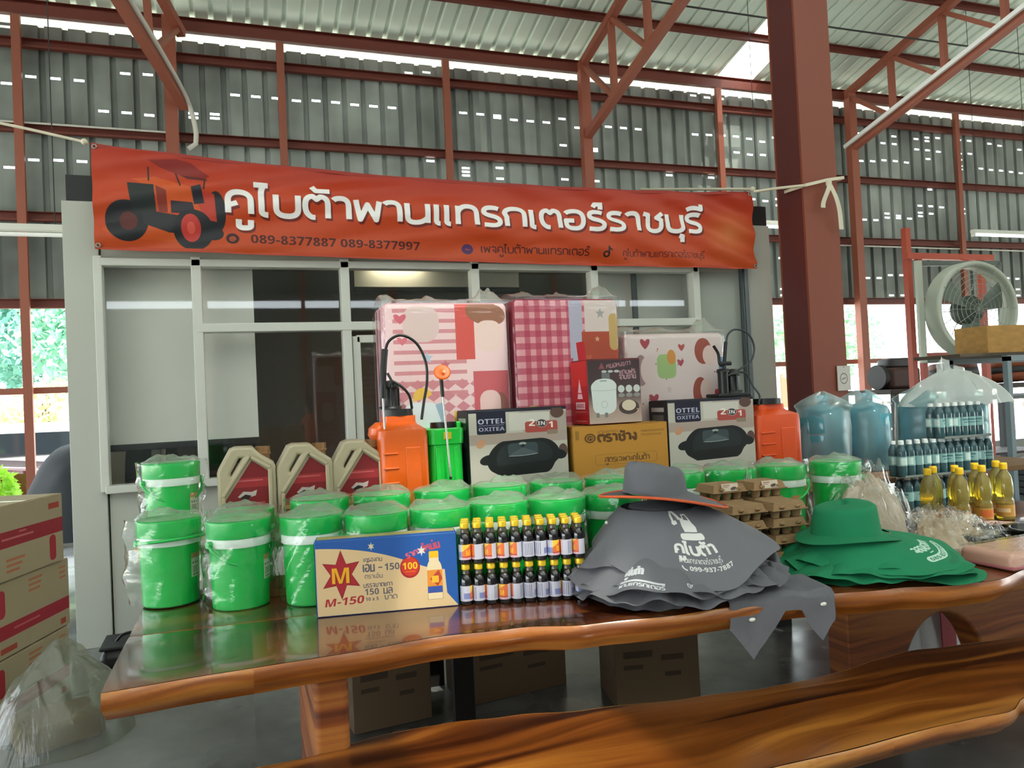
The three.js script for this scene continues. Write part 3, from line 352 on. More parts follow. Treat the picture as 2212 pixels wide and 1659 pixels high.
function makeBucket(kind) {
  const t = thing('lidded_bucket', 'x', 'bucket', [0, 0, 0], 0, BUCKETS);
  part('bucket_body', LA([[0, 0.004], [0.088, 0.004], [0.092, 0], [0.096, 0.006], [0.101, 0.215], [0.104, 0.218], [0.104, 0.245], [0.1, 0.245], [0, 0.24]], 36), green, t);
  part('white_band', LA([[0.1, 0.213], [0.1065, 0.214], [0.1065, 0.243], [0.1, 0.244]], 36), bandM, t);
  part('lid', LA([[0.1, 0.243], [0.109, 0.245], [0.11, 0.299], [0.106, 0.304], [0.1, 0.302], [0.096, 0.296], [0.03, 0.293], [0, 0.293]], 36), greenLid, t);
  const hd = []; const tilt = kind === 1 ? 0.1 : -0.75; for (let k = 0; k <= 12; k++) { const a = Math.PI * k / 12; hd.push([0.118 * Math.cos(a), 0.228 + 0.12 * Math.sin(a) * Math.sin(tilt), 0.118 * Math.sin(a) * Math.cos(tilt)]); }
  const hg = TU(hd, 0.006, 40, 6); hg.scale(1, 1, 1); part('handle', hg, greenLid, t);
  for (const s of [-1, 1]) part('handle_pivot', new THREE.CylinderGeometry(0.012, 0.012, 0.02, 12).rotateZ(Math.PI / 2).translate(s * 0.112, 0.228, 0), greenLid, t);
  const st = new THREE.CylinderGeometry(0.1005, 0.0985, 0.085, 8, 1, true, 0.35, 0.5); part('sticker', st.translate(0, 0.135, 0), stickerM, t);
  // film bag: loose sleeve with a gathered top
  const s = kind * 13.7; part('film_bag', grid(40, 16, (u, v) => { const a = u * 2 * Math.PI, c = Math.cos(a), q = Math.sin(a), r = (0.098 + 0.015 * v) + 0.004 + 0.022 * Math.abs(2 * vnoise(c * 3.2 + s, q * 3.2 + v * 5 + s) - 1) + 0.008 * Math.abs(2 * vnoise(c * 9 + s, q * 9 + v * 9) - 1) + 0.05 * (kind === 1 ? 1 : 0.25) * Math.pow(Math.max(0, Math.cos(a - 4.2)), 6) * (0.3 + 0.7 * vnoise(v * 6, s)); return [r * q, 0.006 + 0.304 * v, r * c]; }, true), filmM, t);
  part('film_gather', grid(30, 8, (u, v) => { const a = u * 2 * Math.PI, c = Math.cos(a), q = Math.sin(a), r = 0.113 * (1 - v); return [r * q, 0.307 + (0.006 + 0.034 * Math.pow(fbm(c * r * 26 + s, q * r * 26, 3), 1.3)) * Math.min(1, v * 5) * (0.5 + 0.8 * vnoise(c * r * 22 + s, q * r * 22)), r * c]; }, true), filmMilk, t);
  return t;
}
const bk = [makeBucket(1), makeBucket(2), makeBucket(3)]; const usedBk = [0, 0, 0];
function bucket(kind, p, turn, label, lean = 0) {
  let b; if (!usedBk[kind]) { usedBk[kind] = 1; b = bk[kind]; b.position.set(...p); b.rotation.y = turn; b.userData.label = label; } else b = copy(bk[kind], p, turn, label); if (lean) b.rotation.z = lean; return b;
}
const FR = 'in the front row, from the left', RR = 'in the rear row on the board';
bucket(0, [-0.27, TY + 0.003, -3.06], 0.5, 'green bucket with a raised handle standing at the left end of the table', 0.0);
bucket(1, [-0.03, TY, -2.9], 0.55, 'green bucket with a paper sticker, nearest the table corner beside the leftmost one');
bucket(2, [0.215, TY, -2.83], 2.6, 'green bucket half hidden by the left edge of the energy drink carton');
bucket(0, [-0.01, TY, -3.135], 2.1, 'green bucket of which only the lid rim shows behind the sticker bucket');
bucket(1, [0.432, TY, -2.74], 3.4, 'green bucket whose lid shows above the middle of the energy drink carton');
bucket(2, [0.655, TY, -2.715], 4.6, 'green bucket whose lid shows above the right end of the energy drink carton');
bucket(0, [0.878, TY, -2.72], 3.9, 'green bucket whose lid shows above the left half of the drink bottles');
bucket(2, [1.1, TY, -2.69], 3.0, 'green bucket whose lid shows above the right half of the drink bottles');
bucket(1, [1.325, TY, -2.68], 2.2, 'green bucket mostly hidden behind the grey hats, just right of the bottles');
const RY = TY + 0.03, rowR = [[0.265, 'green bucket at the left end of the rear row, below the middle oil jug'], [0.5, 'green bucket in the rear row below the left orange sprayer'], [0.735, 'green bucket in the rear row below the green sprayer'], [0.97, 'green bucket in the rear row below the left frying pan picture'], [1.205, 'green bucket in the rear row below the gap left of the yellow carton'], [1.44, 'green bucket in the rear row behind the crown of the grey hat'], [1.745, 'green bucket in the rear row just right of the grey hat crown'], [1.98, 'green bucket in the rear row below the right frying pan picture'], [2.225, 'green bucket in the rear row below the right orange sprayer tank'], [2.5, 'green bucket at the right end of the rear row beside the water bottles']];
rowR.forEach(([x, l], i) => bucket(i % 3, [x, RY, -3.08 + 0.115 * x], [2.2, 3.9, 1.8, 4.4, 2.9, 2.0, 3.5, 4.1, 5.7, 2.5][i], l));
{ const b = carton('cardboard_box', 'low cardboard box under the raised green bucket at the left', 0.3, 0.02, 0.26, [-0.27, 0.915, -3.42], 0, {}, undefined, { noTape: true }); b.position.y = 0.9165; }
bucket(1, [-0.285, 0.9435, -3.42], 0.45, 'raised green bucket at the far left, standing above and behind the others');
// ---------------------------------------------------------------- energy drink carton and bottles
{
  const tex = canvasTex(920, 490, (x, W, H) => {
    x.fillStyle = '#d8b98c'; x.fillRect(0, 0, W, H); x.fillStyle = '#1d55a0'; x.beginPath(); x.moveTo(0, 0); x.lineTo(W, 0); x.lineTo(W, H); x.lineTo(W - 6, H - 10); x.lineTo(850, 400); x.lineTo(840, 240); x.bezierCurveTo(640, 230, 520, 60, 0, 42); x.fill();
    const star = (cx, cy, R, r, c) => { x.fillStyle = c; x.beginPath(); for (let k = 0; k < 12; k++) { const q = k % 2 ? r : R, a = -Math.PI / 2 + k * Math.PI / 6; const px = cx + q * Math.cos(a) * 0.92, py = cy + q * Math.sin(a) * 1.1; if (k) x.lineTo(px, py); else x.moveTo(px, py); } x.fill(); };
    star(160, 225, 150, 74, '#7d1620'); star(160, 225, 138, 70, '#a81d2a'); x.save(); x.translate(160, 285); x.scale(1.05, 1); txt(x, 'M', 0, 0, 150, '#5a1418', 'bold', 'center'); txt(x, 'M', -4, -3, 146, '#e8a818', 'bold', 'center'); x.restore();
    x.save(); x.translate(40, 432); x.transform(1, -0.04, -0.18, 1, 0, 0); x.scale(1.15, 0.9); txt(x, 'M-150', 0, 0, 78, '#a81d2a'); x.restore();
    const ink = '#5d5a64'; fitThai(x, 'เครองดม', 305, 430, 150, 22, ink, 0.2); fitThai(x, 'เอ็ม-', 300, 400, 215, 46, ink, 0.22); x.fillStyle = ink; x.fillRect(402, 190, 26, 8); txt(x, '150', 440, 216, 62, ink); fitThai(x, 'ตราเอ็ม', 310, 430, 262, 22, ink, 0.18); fitThai(x, 'บรรจขวดแกว', 300, 490, 322, 24, ink, 0.2); txt(x, '150', 305, 372, 58, ink); fitThai(x, 'มล', 425, 490, 370, 36, ink, 0.2); txt(x, '10 x 5', 310, 412, 32, ink); fitThai(x, 'ขวด', 430, 520, 410, 26, ink, 0.2);
    x.fillStyle = '#9c1c1e'; x.beginPath(); x.ellipse(610, 210, 66, 72, 0, 0, 7); x.fill(); x.fillStyle = '#c43424'; x.beginPath(); x.ellipse(610, 206, 58, 62, 0, 0, 7); x.fill(); txt(x, '100', 610, 222, 62, '#f0c020', 'bold', 'center'); x.fillStyle = '#d8601c'; x.fillRect(575, 234, 70, 8);
    x.save(); x.translate(590, 150); x.rotate(-0.32); fitThai(x, 'ราคา', 0, 110, 0, 30, '#d35a70', 0.3); x.restore(); x.save(); x.translate(700, 110); x.rotate(-0.2); fitThai(x, 'ใหม่ม', 0, 120, 0, 38, '#c8485a', 0.3); x.restore(); star(690, 105, 34, 14, '#d8cfc6');
    // printed bottle
    x.fillStyle = '#e2cda6'; x.beginPath(); x.moveTo(722, 440); x.lineTo(722, 240); x.quadraticCurveTo(722, 200, 738, 180); x.lineTo(738, 120); x.lineTo(802, 120); x.lineTo(802, 180); x.quadraticCurveTo(820, 200, 822, 240); x.lineTo(822, 440); x.fill(); x.fillStyle = '#e8b418'; x.fillRect(740, 112, 60, 46); x.fillStyle = '#dc8a30'; x.fillRect(722, 240, 100, 110); x.fillStyle = '#b0402c'; x.beginPath(); x.moveTo(740, 300); x.lineTo(800, 240); x.lineTo(822, 300); x.lineTo(790, 350); x.fill(); x.fillStyle = '#f0b030'; x.fillRect(752, 280, 46, 46); x.fillStyle = '#34509e'; x.fillRect(722, 350, 100, 44); x.strokeStyle = '#7a5c4a'; x.lineWidth = 2; x.strokeRect(722, 394, 100, 44); star(360, 50, 26, 11, '#d8c7a4');
  });
  const side = canvasTex(64, 256, (x) => { x.fillStyle = '#2a5ca6'; x.fillRect(0, 0, 64, 256); x.fillStyle = '#b8505a'; x.fillRect(34, 10, 16, 236); });
  const blue = S(0x24589f, 0.55), sM = S(0xffffff, 0.6, { map: side });
  const c = V((0.201 + 0.654) / 2, 0, (-2.582 - 2.498) / 2), turn = -0.183; const n = V(Math.sin(turn), 0, Math.cos(turn));
  c.addScaledVector(n, -0.037); carton('energy_drink_carton', 'blue and tan energy drink carton with a red star and yellow M', 0.461, 0.245, 0.074, [c.x, TY, c.z], turn, { base: S(0x2a5ca6, 0.6), front: S(0xffffff, 0.55, { map: tex }), left: sM, right: blue, top: blue });
}
{
  const glass = PH(0x120d12, 0.08, { clearcoat: 1 }), capM = S(0xe2bc2c, 0.3, { metalness: 0.25 }), clearNeck = PH(0x6a655c, 0.1, { transmission: 0.5 });
  const lab = (k) => canvasTex(192, 64, (x) => { x.fillStyle = '#c3c2d2'; x.fillRect(0, 0, 192, 64); x.fillStyle = '#5b5d7c'; for (let i = 0; i < 5; i++) x.fillRect(8 + i * 9, 6, 3, 52); x.fillStyle = '#7f86b8'; x.fillRect(64, 30, 34, 24); x.fillStyle = '#e0703a'; x.fillRect(98, 0, 62, 64); x.fillStyle = '#efc348'; x.beginPath(); x.moveTo(98, 0); x.lineTo(150, 0); x.lineTo(98, 30); x.fill(); txt(x, 'M', 129, 46, 30, '#f2b81e', 'bold', 'center'); x.fillStyle = '#b0402e'; x.fillRect(98, 50, 62, 4); x.fillStyle = '#d7a8b8'; x.fillRect(98, 55, 62, 9); });
  const labM = S(0xffffff, 0.4, { map: lab(0) });
  const make = () => { const t = thing('energy_drink_bottle', 'x', 'bottle', [0, 0, 0], 0, 'small dark energy drink bottles');
    part('glass_body', LA([[0, 0], [0.018, 0], [0.0205, 0.004], [0.0205, 0.075], [0.019, 0.088], [0.0125, 0.104], [0, 0.104]], 18), glass, t); part('neck', LA([[0.0125, 0.104], [0.0115, 0.112], [0.0115, 0.12], [0, 0.12]], 16), clearNeck, t); part('cap', LA([[0.0135, 0.117], [0.0142, 0.119], [0.0142, 0.134], [0.012, 0.1365], [0, 0.1365]], 18), capM, t); part('label', new THREE.CylinderGeometry(0.0209, 0.0209, 0.05, 20, 1, true).translate(0, 0.04, 0), labM, t); return t; };
  const proto = make(); let first = true; const d = V(0.95, 0, 0.3).normalize(), b = V(0.3, 0, -0.95).normalize(); const O = V(0.682, 0, -2.497);
  const nth = ['first', 'second', 'third', 'fourth', 'fifth', 'sixth', 'seventh', 'eighth', 'ninth', 'tenth'], rows = ['front', 'middle', 'back'];
  for (let lev = 0; lev < 2; lev++) for (let r = 0; r < 3; r++) for (let i = 0; i < 10; i++) {
    if (lev === 0 && r > 1) continue;
    const p = O.clone().addScaledVector(d, i * 0.0425 + (hash(i, lev) - 0.5) * 0.001).addScaledVector(b, r * 0.0425), q = [p.x, TY + lev * 0.137, p.z], tn = hash(i * 7 + r, lev + 3) * 6.28, L = nth[i] + ' small dark energy drink bottle from the carton, ' + rows[r] + ' row, ' + (lev ? 'upper' : 'lower') + ' tier';
    if (first) { proto.position.set(...q); proto.rotation.y = tn; proto.userData.label = L; first = false; } else copy(proto, q, tn, L);
  }
}
// ---------------------------------------------------------------- egg cartons
{
  const pulp = card([158, 126, 88], 5), lbl = S(0xffffff, 0.6, { map: canvasTex(96, 48, (x) => { x.fillStyle = '#c9b8a4'; x.fillRect(0, 0, 96, 48); x.fillStyle = '#8f6a5a'; x.fillRect(8, 8, 40, 6); x.fillRect(8, 20, 30, 4); x.fillStyle = '#4a3c34'; x.beginPath(); x.ellipse(66, 32, 18, 9, -0.3, 0, 7); x.fill(); x.fillRect(52, 40, 34, 3); }) });
  const t = thing('egg_carton', 'x', 'carton', [0, 0, 0], 0, 'grey-brown pulp egg cartons');
  const lid = new THREE.BoxGeometry(0.15, 0.028, 0.13, 6, 2, 6).translate(0, 0.046, 0); { const p = lid.attributes.position; for (let i = 0; i < p.count; i++) { const k = 1 - 0.13 * (p.getY(i) - 0.032) / 0.028; p.setX(i, p.getX(i) * k); p.setZ(i, p.getZ(i) * k); } lid.computeVertexNormals(); } part('lid', lid, pulp, t);
  part('rim', RB(0.162, 0.005, 0.14, 0, 0.031, 0, 0.002), pulp, t);
  for (const x of [-0.048, 0, 0.048]) part('egg_cup', merge([-0.036, 0.036].map((z) => new THREE.CylinderGeometry(0.022, 0.015, 0.029, 10).translate(x, 0.0145, z))), pulp, t).userData.kind = 'stuff';
  for (const x of [-0.036, 0.036]) part('closure_knob', new THREE.SphereGeometry(0.009, 10, 8).scale(1.3, 0.8, 0.7).translate(x, 0.042, 0.066), pulp, t);
  const lt = new THREE.PlaneGeometry(0.075, 0.03).rotateX(-0.3).translate(0.0, 0.05, 0.0665);
  let first = true; const tier = ['bottom', 'second', 'third', 'top', 'highest'];
  for (const [cx, cz, n, L] of [[1.755, -2.47, 4, 'front left'], [1.925, -2.455, 4, 'front right'], [1.775, -2.615, 5, 'rear left'], [1.95, -2.6, 5, 'rear right']]) for (let k = 0; k < n; k++) {
    const q = [cx + (hash(k, n) - 0.5) * 0.008, TY + k * 0.0615, cz + (hash(k, 5) - 0.5) * 0.008], lb = 'brown pulp egg carton, ' + tier[k] + ' of the ' + L + ' stack behind the grey hats'; let cc = t; if (first) { t.position.set(...q); t.userData.label = lb; first = false; } else cc = copy(t, q, (hash(k, 9) - 0.5) * 0.06, lb); if (k === 4) part('paper_label', lt, lbl, cc);
  }
}
// ---------------------------------------------------------------- hats with neck flaps
const PHI = -0.534; // direction of the camera seen from the piles
const fdir = (a) => [Math.sin(a + PHI), Math.cos(a + PHI)];
function flapGeo(a0, a1, fR, r0, y0, fY, fold, amp, s, nu = 90, nv = 14) {
  return grid(nu, nv, (u, v) => { const a = a0 + (a1 - a0) * u, t = 1 - v, R = fR(a), r = r0 + (R - r0) * t, [dx, dz] = fdir(a), y1 = fY(a); const drop = Math.pow(t, 1.25); const w = amp * t * (Math.sin(a * fold + s) + 0.7 * Math.sin(a * fold * 2.3 + s * 1.7 + t * 2)); return [dx * (r + w * 0.5), y0 + (y1 - y0) * drop + w * 0.6 + 0.006 * (fbm(a * 5 + s, t * 5, 2) - 0.4), dz * (r + w * 0.5)]; });
}
function cap(x, r, n) { return x; }
const greyCloth = PH(0x66666c, 0.85, { sheen: 0.4, sheenRoughness: 0.6, sheenColor: new THREE.Color(0x8a8a92), bumpMap: noiseBump(90, 256, [6, 6]), bumpScale: 0.0006 }), greenCloth = PH(0x0d7a50, 0.85, { sheen: 0.4, sheenRoughness: 0.6, sheenColor: new THREE.Color(0x3a9a76) });
const clothPrint = (base, draw) => canvasTex(2048, 512, (x) => { x.fillStyle = base; x.fillRect(0, 0, 2048, 512); draw(x); });
{ // grey pile
  const C = [1.335, TY, -2.34];
  const tex = clothPrint('#6a6a70', (x) => {
    const cx = 1215; const w = '#dcdcd8'; x.fillStyle = w; x.translate(0, -52); x.save(); x.translate(0, 290); x.scale(1, 1.3); x.translate(0, -290);
    const Pg = (pts) => { x.beginPath(); pts.forEach(([a, b], i) => (i ? x.lineTo(cx + a, b) : x.moveTo(cx + a, b))); x.closePath(); x.fill(); };
    Pg([[-96, 96], [-78, 86], [-40, 140], [-22, 172], [-40, 186], [-54, 160], [-82, 122]]); Pg([[-96, 96], [-104, 150], [-92, 196], [-78, 192], [-84, 150], [-82, 118]]); Pg([[-96, 190], [-62, 186], [-56, 206], [-84, 216], [-98, 206]]); Pg([[-30, 168], [48, 190], [70, 226], [64, 250], [-22, 250], [-30, 220]]); Pg([[-6, 190], [-4, 146], [36, 144], [54, 196]]); x.fillStyle = '#6a6a70'; Pg([[4, 184], [4, 156], [28, 154], [40, 188]]); x.fillStyle = w; x.beginPath(); x.roundRect(cx - 58, 256, 150, 34, 16); x.fill(); x.restore();
    fitThai(x, 'คูโบต้า', cx - 112, cx + 118, 376, 52, w, 0.3); fitThai(x, 'พานแทรกเตอร์ราชบุรี', cx - 98, cx + 116, 426, 22, w, 0.13); txt(x, '099-937-7887', cx - 56, 468, 34, w); x.strokeStyle = w; x.lineWidth = 7; x.beginPath(); x.moveTo(cx - 88, 444); x.quadraticCurveTo(cx - 86, 464, cx - 66, 468); x.stroke();
    x.fillRect(360, 150, 40, 5); x.fillRect(350, 240, 60, 6); x.beginPath(); x.arc(420, 90, 7, 0, 7); x.fill();
  });
  const topCloth = PH(0xffffff, 0.85, { map: tex, sheen: 0.4, sheenRoughness: 0.6, sheenColor: new THREE.Color(0x8a8a92) });
  const t = thing('sun_hat', 'top grey sun hat of the pile with orange brim edge and white excavator print', 'hat', C, 0, 'grey sun hats piled on the table'); const by = 0.325;
  const D2 = Math.PI / 180, sm = (a, T) => { a = Math.max(T[0][0], Math.min(T[T.length - 1][0], a)); for (let i = 1; i < T.length; i++) if (a <= T[i][0]) { const q = (a - T[i - 1][0]) / (T[i][0] - T[i - 1][0]), e = q * q * (3 - 2 * q); return T[i - 1][1] + (T[i][1] - T[i - 1][1]) * e; } };
  const deg = (T) => (a) => sm(a / D2, T);
  part('crown', grid(64, 28, (u, v) => { const a = u * 2 * Math.PI, [dx, dz] = fdir(a); let r, h; if (v < 0.5) { const q = v * 2; r = 0.114 - 0.012 * q; h = 0.075 * q; } else { const q = (v - 0.5) * 2, b = Math.PI * Math.min(1, q * 2.2); r = q < 0.4545 ? 0.074 + 0.028 * Math.cos(b) : 0.046 * (1 - (q - 0.4545) / 0.5455); h = q < 0.4545 ? 0.075 + 0.03 * Math.sin(b) : 0.075 - 0.022 * (q - 0.4545) + 0.02 * (fbm(dx * r * 60 + 3, dz * r * 60, 3) - 0.45); } const sq = 1 + 0.12 * (fbm(dx * 1.6 + 4, dz * 1.6 + v * 2, 3) - 0.45); return [dx * r * sq - 0.01, by + 0.002 + h * (1 + 0.16 * (fbm(dx * 1.8 + 9, dz * 1.8, 2) - 0.4)) - dx * 0.016, dz * r * sq]; }, true), greyCloth, t);
  const brim = (a, k) => { const [dx, dz] = fdir(a), R = 0.1 + 0.115 * k; return [dx * R + 0.015 * k, by + 0.01 - 0.02 * k - 0.03 * k * (dx * 0.9) + 0.012 * k * Math.cos(a * 2), dz * R]; };
  part('brim', grid(60, 6, (u, v) => brim(u * 2 * Math.PI, 1 - v), true), greyCloth, t);
  const edge = []; for (let k = 0; k < 40; k++) edge.push(brim(k / 40 * 2 * Math.PI, 1)); part('brim_piping', TU(edge, 0.0045, 120, 6, true), S(0xd2582a, 0.6), t, 'orange piping');
  part('neck_flap', flapGeo(-150 * D2, 150 * D2, deg([[-150, 0.2], [-90, 0.235], [-30, 0.27], [10, 0.29], [55, 0.33], [85, 0.39], [110, 0.34], [150, 0.2]]), 0.13, by - 0.035, deg([[-150, 0.2], [-90, 0.17], [-50, 0.15], [0, 0.085], [40, 0.06], [80, 0.15], [110, 0.2], [150, 0.25]]), 2, 0.008, 0.5, 110, 18), topCloth, t);
  for (const [a, h] of [[-1.05, 0.25], [-1.15, 0.2]]) { const [dx, dz] = fdir(a); part('snap_button', new THREE.SphereGeometry(0.006, 8, 6).translate(dx * 0.2, h, dz * 0.2), M.white, t); }
  // hats below: their flaps spread out in layers
  const names = ['grey sun hat directly under the printed top hat, its flap sweeping left', 'grey sun hat third from the top, white strip print at its front', 'grey sun hat in the middle of the grey pile, folded flap over the bottles side', 'grey sun hat low in the grey pile with a fold rising at the right', 'grey sun hat second from the bottom of the grey pile', 'grey sun hat at the bottom of the grey pile, flap spread on the table', 'grey sun hat slipped to the right of the grey pile towards the green hats'];
  const strip = clothPrint('#66666c', (x) => { const w = '#c9cbcf'; x.save(); x.translate(860, 330); x.transform(1, 0.12, 0, 1, 0, 0); fitThai(x, 'คูโบต้า', 0, 90, 60, 44, w, 0.3); x.restore(); x.save(); x.translate(850, 420); x.transform(1, 0.1, 0, 1, 0, 0); x.fillStyle = w; x.fillRect(0, 10, 190, 14); fitThai(x, 'พานแทรกเตอร์', 0, 190, 56, 22, w, 0.22); x.restore(); x.save(); x.translate(1130, 460); x.rotate(-0.12); txt(x, '099-937-7887', 0, 0, 40, w); x.restore(); });
  const stripM = PH(0xffffff, 0.85, { map: strip });
  for (let k = 0; k < 7; k++) {
    const h = thing('sun_hat', names[k], 'hat', C, 0, 'grey sun hats piled on the table'); const y0 = [0.26, 0.21, 0.18, 0.15, 0.12, 0.09, 0.13][k], ye = [0.1, 0.056, 0.058, 0.042, 0.026, 0.008, 0.05][k], R0 = [0.3, 0.34, 0.335, 0.345, 0.35, 0.34, 0.36][k];
    if (k === 6) h.position.set(C[0] + 0.1, C[1], C[2] + 0.02);
    const fR = k === 6 ? (a) => 0.2 + 0.13 * Math.exp(-Math.pow((a - 1.2) / 0.6, 2)) : k === 0 ? (a) => 0.24 + 0.06 * Math.exp(-Math.pow((a + 0.9) / 0.5, 2)) + 0.02 * Math.sin(a * 3) : (a) => R0 * (0.93 + 0.08 * Math.sin(a * 1.7 + k * 2.1)) - (k === 1 ? 0 : 0.02) * Math.exp(-Math.pow((a - 0.2) / 0.5, 2));
    part('neck_flap', (k > 1 ? (g) => crumple(g, 0.022, 13, k * 3) : (g) => g)(flapGeo(-2.5, 2.5, fR, 0.12, y0, (a) => ye + (k === 0 ? 0.05 * Math.exp(-Math.pow((a + 0.7) / 0.4, 2)) - 0.03 : 0.012 * Math.sin(a * 4 + k * 2.3) + 0.008) + 0.004, 5 + k, k === 5 ? 0.006 : 0.016, k * 1.9, 150, 14)), k === 1 ? stripM : greyCloth, h);
    part('crown', LA([[0.112, y0 - 0.004], [0.108, y0 + 0.02], [0.1, y0 + 0.035], [0, y0 + 0.04]], 28), greyCloth, h);
  }
  { const h = thing('sun_hat', 'grey sun hat whose flap hangs down over the table edge with white snap buttons', 'hat', [1.55, TY, -2.16], 0, 'grey sun hats piled on the table');
    part('neck_flap', ((g) => crumple(g, 0.016, 11, 2))(grid(50, 34, (u, v) => { const t = 1 - v, X = -0.14 + 0.36 * u, tip = 0.14 * Math.max(0, 1 - Math.abs(u - 0.22) / 0.3) + 0.1 * Math.max(0, 1 - Math.abs(u - 0.88) / 0.2) + 0.005, ez = 0.075 + 0.04 * u, s = t * (0.2 + tip); const over = s - 0.155; const z = -0.06 + Math.min(s, 0.155) * 0.98 + (over > 0 ? 0.012 : 0) + 0.18 * (u - 0.3) * 0.35, y = over > 0 ? 0.012 - over : 0.014 + 0.02 * (1 - t); return [X, y + 0.006 * Math.sin(u * 14), z + 0.006 * Math.sin(u * 11 + 2) + 0.004]; })), greyCloth, h);
    part('crown', LA([[0.1, 0.016], [0.098, 0.04], [0, 0.05]], 24).translate(0.0, 0.0, -0.1), greyCloth, h); for (const [x, y, z] of [[-0.075, -0.045, 0.118], [0.17, -0.02, 0.155]]) part('snap_button', new THREE.SphereGeometry(0.009, 8, 6).scale(1.4, 0.7, 0.6).translate(x, y, z), M.white, h); }
}
for (const [k, x, y, z, l] of [[0, 1.58, 0.0, -2.25, 'rumpled grey sun hat bunched at the right foot of the grey pile'], [1, 1.53, 0.05, -2.27, 'rumpled grey sun hat folded over at the right flank of the grey pile']]) { // bunched hats on the right flank
  const h = thing('sun_hat', l, 'hat', [x, TY + y, z], k * 1.3, 'grey sun hats piled on the table');
  part('neck_flap', grid(60, 40, (u, v) => { const a = u * 2 - 1, b = v * 2 - 1, r = Math.min(1, Math.hypot(a, b) / 1.1), f = Math.pow(1 - r * r, 0.6); return [a * 0.17 * (1 + 0.1 * Math.sin(b * 4)), 0.006 + f * (0.1 - 0.02 * k) + f * 0.04 * Math.sin(a * 9 + b * 6 + k * 2) + 0.02 * f * Math.sin(a * 21 + 3 * b), b * 0.14 * (1 + 0.1 * Math.sin(a * 5))]; }), greyCloth, h);
  part('crown', LA([[0.08, 0.004], [0.075, 0.03], [0.05, 0.05], [0, 0.055]], 20), greyCloth, h);
}
{ // green pile
  const C = [2.06, TY, -2.24]; const D2 = Math.PI / 180;
  const tex = clothPrint('#0d7a50', (x) => { const w = '#b9d8c8'; x.save(); x.translate(1340, 250); x.transform(1, -0.1, 0, 1, 0, 0); fitThai(x, 'ฉลองราคา', 0, 250, 40, 62, w, 0.26); x.fillStyle = w; x.fillRect(90, 66, 40, 10); x.beginPath(); x.roundRect(10, 100, 300, 62, 30); x.fill(); txt(x, '089-8377887', 30, 148, 46, '#0b6e4a'); x.beginPath(); x.roundRect(90, 186, 150, 50, 25); x.fill(); x.restore(); x.fillStyle = w; x.fillRect(470, 280, 30, 4); x.fillRect(450, 330, 34, 5); x.fillRect(440, 360, 26, 4); });
  const printM = PH(0xffffff, 0.85, { map: tex, sheen: 0.4, sheenRoughness: 0.6, sheenColor: new THREE.Color(0x3a9a76) });
  const t = thing('sun_hat', 'top green sun hat of the pile with a flat-topped crown and white print', 'hat', C, 0, 'green sun hats piled on the table'); const by = 0.135;
  part('crown', grid(48, 12, (u, v) => { const a = u * 2 * Math.PI, [dx, dz] = fdir(a); const k = v * 12; let r, h; if (v < 0.62) { r = 0.122 - 0.028 * v; h = 0.105 * v / 0.62; } else { const q = (v - 0.62) / 0.38; r = 0.104 * (1 - q); h = 0.105 + 0.012 * Math.sin(q * 1.57); } const w = 1 + 0.07 * (fbm(dx * 2 + 1, dz * 2 + v * 2, 3) - 0.45) + 0.03 * Math.sin(a * 3); return [dx * r * w - 0.02, by + h + 0.012 * dx * v, dz * r * w]; }, true), greenCloth, t);
  const sm = (T) => (a) => { a /= D2; if (a <= T[0][0]) return T[0][1]; for (let i = 1; i < T.length; i++) if (a <= T[i][0]) { const q = (a - T[i - 1][0]) / (T[i][0] - T[i - 1][0]), e = q * q * (3 - 2 * q); return T[i - 1][1] + (T[i][1] - T[i - 1][1]) * e; } return T[T.length - 1][1]; };
  part('brim', grid(60, 5, (u, v) => { const a = u * 2 * Math.PI, [dx, dz] = fdir(a), k = 1 - v; return [dx * (0.11 + 0.07 * k) - 0.015, by + 0.012 - 0.02 * k + 0.012 * k * Math.sin(a * 2 + 1), dz * (0.11 + 0.07 * k)]; }, true), greenCloth, t);
  part('neck_flap', flapGeo(-150 * D2, 150 * D2, sm([[-150, 0.16], [-90, 0.2], [-40, 0.22], [0, 0.24], [40, 0.31], [70, 0.36], [95, 0.33], [150, 0.2]]), 0.13, by + 0.004, sm([[-150, 0.1], [-90, 0.06], [-20, 0.05], [30, 0.04], [70, 0.06], [110, 0.1], [150, 0.1]]), 3, 0.008, 1.1, 110, 16), printM, t);
  const names = ['green sun hat just under the printed green one', 'green sun hat in the middle of the green pile', 'green sun hat low in the green pile, flap reaching right', 'green sun hat at the bottom of the green pile, flap over the table edge'];
  for (let k = 0; k < 4; k++) { const h = thing('sun_hat', names[k], 'hat', C, 0, 'green sun hats piled on the table'); const y0 = [0.115, 0.095, 0.075, 0.05][k], ye = [0.045, 0.034, 0.02, 0.006][k];
    part('neck_flap', flapGeo(-2.5, 2.5, (a) => [0.27, 0.29, 0.31, 0.3][k] * (0.92 + 0.08 * Math.sin(a * 1.9 + k * 1.4)) + 0.13 * Math.exp(-Math.pow((a - 1.25) / 0.5, 2)) * (k > 0 ? 1 : 0.6) - 0.03 * Math.exp(-Math.pow((a + 0.1) / 0.4, 2)), 0.12, y0, (a) => ye + 0.01 * Math.sin(a * 5 + k * 2) + 0.006, 6 + k, k === 3 ? 0.004 : 0.009, k * 2.7 + 1, 120, 12), greenCloth, h); part('crown', LA([[0.118, y0 - 0.004], [0.112, y0 + 0.015], [0, y0 + 0.02]], 28), greenCloth, h); }
}
// ---------------------------------------------------------------- goods on the raised tier
const TR = 0.917; // top of the trestle
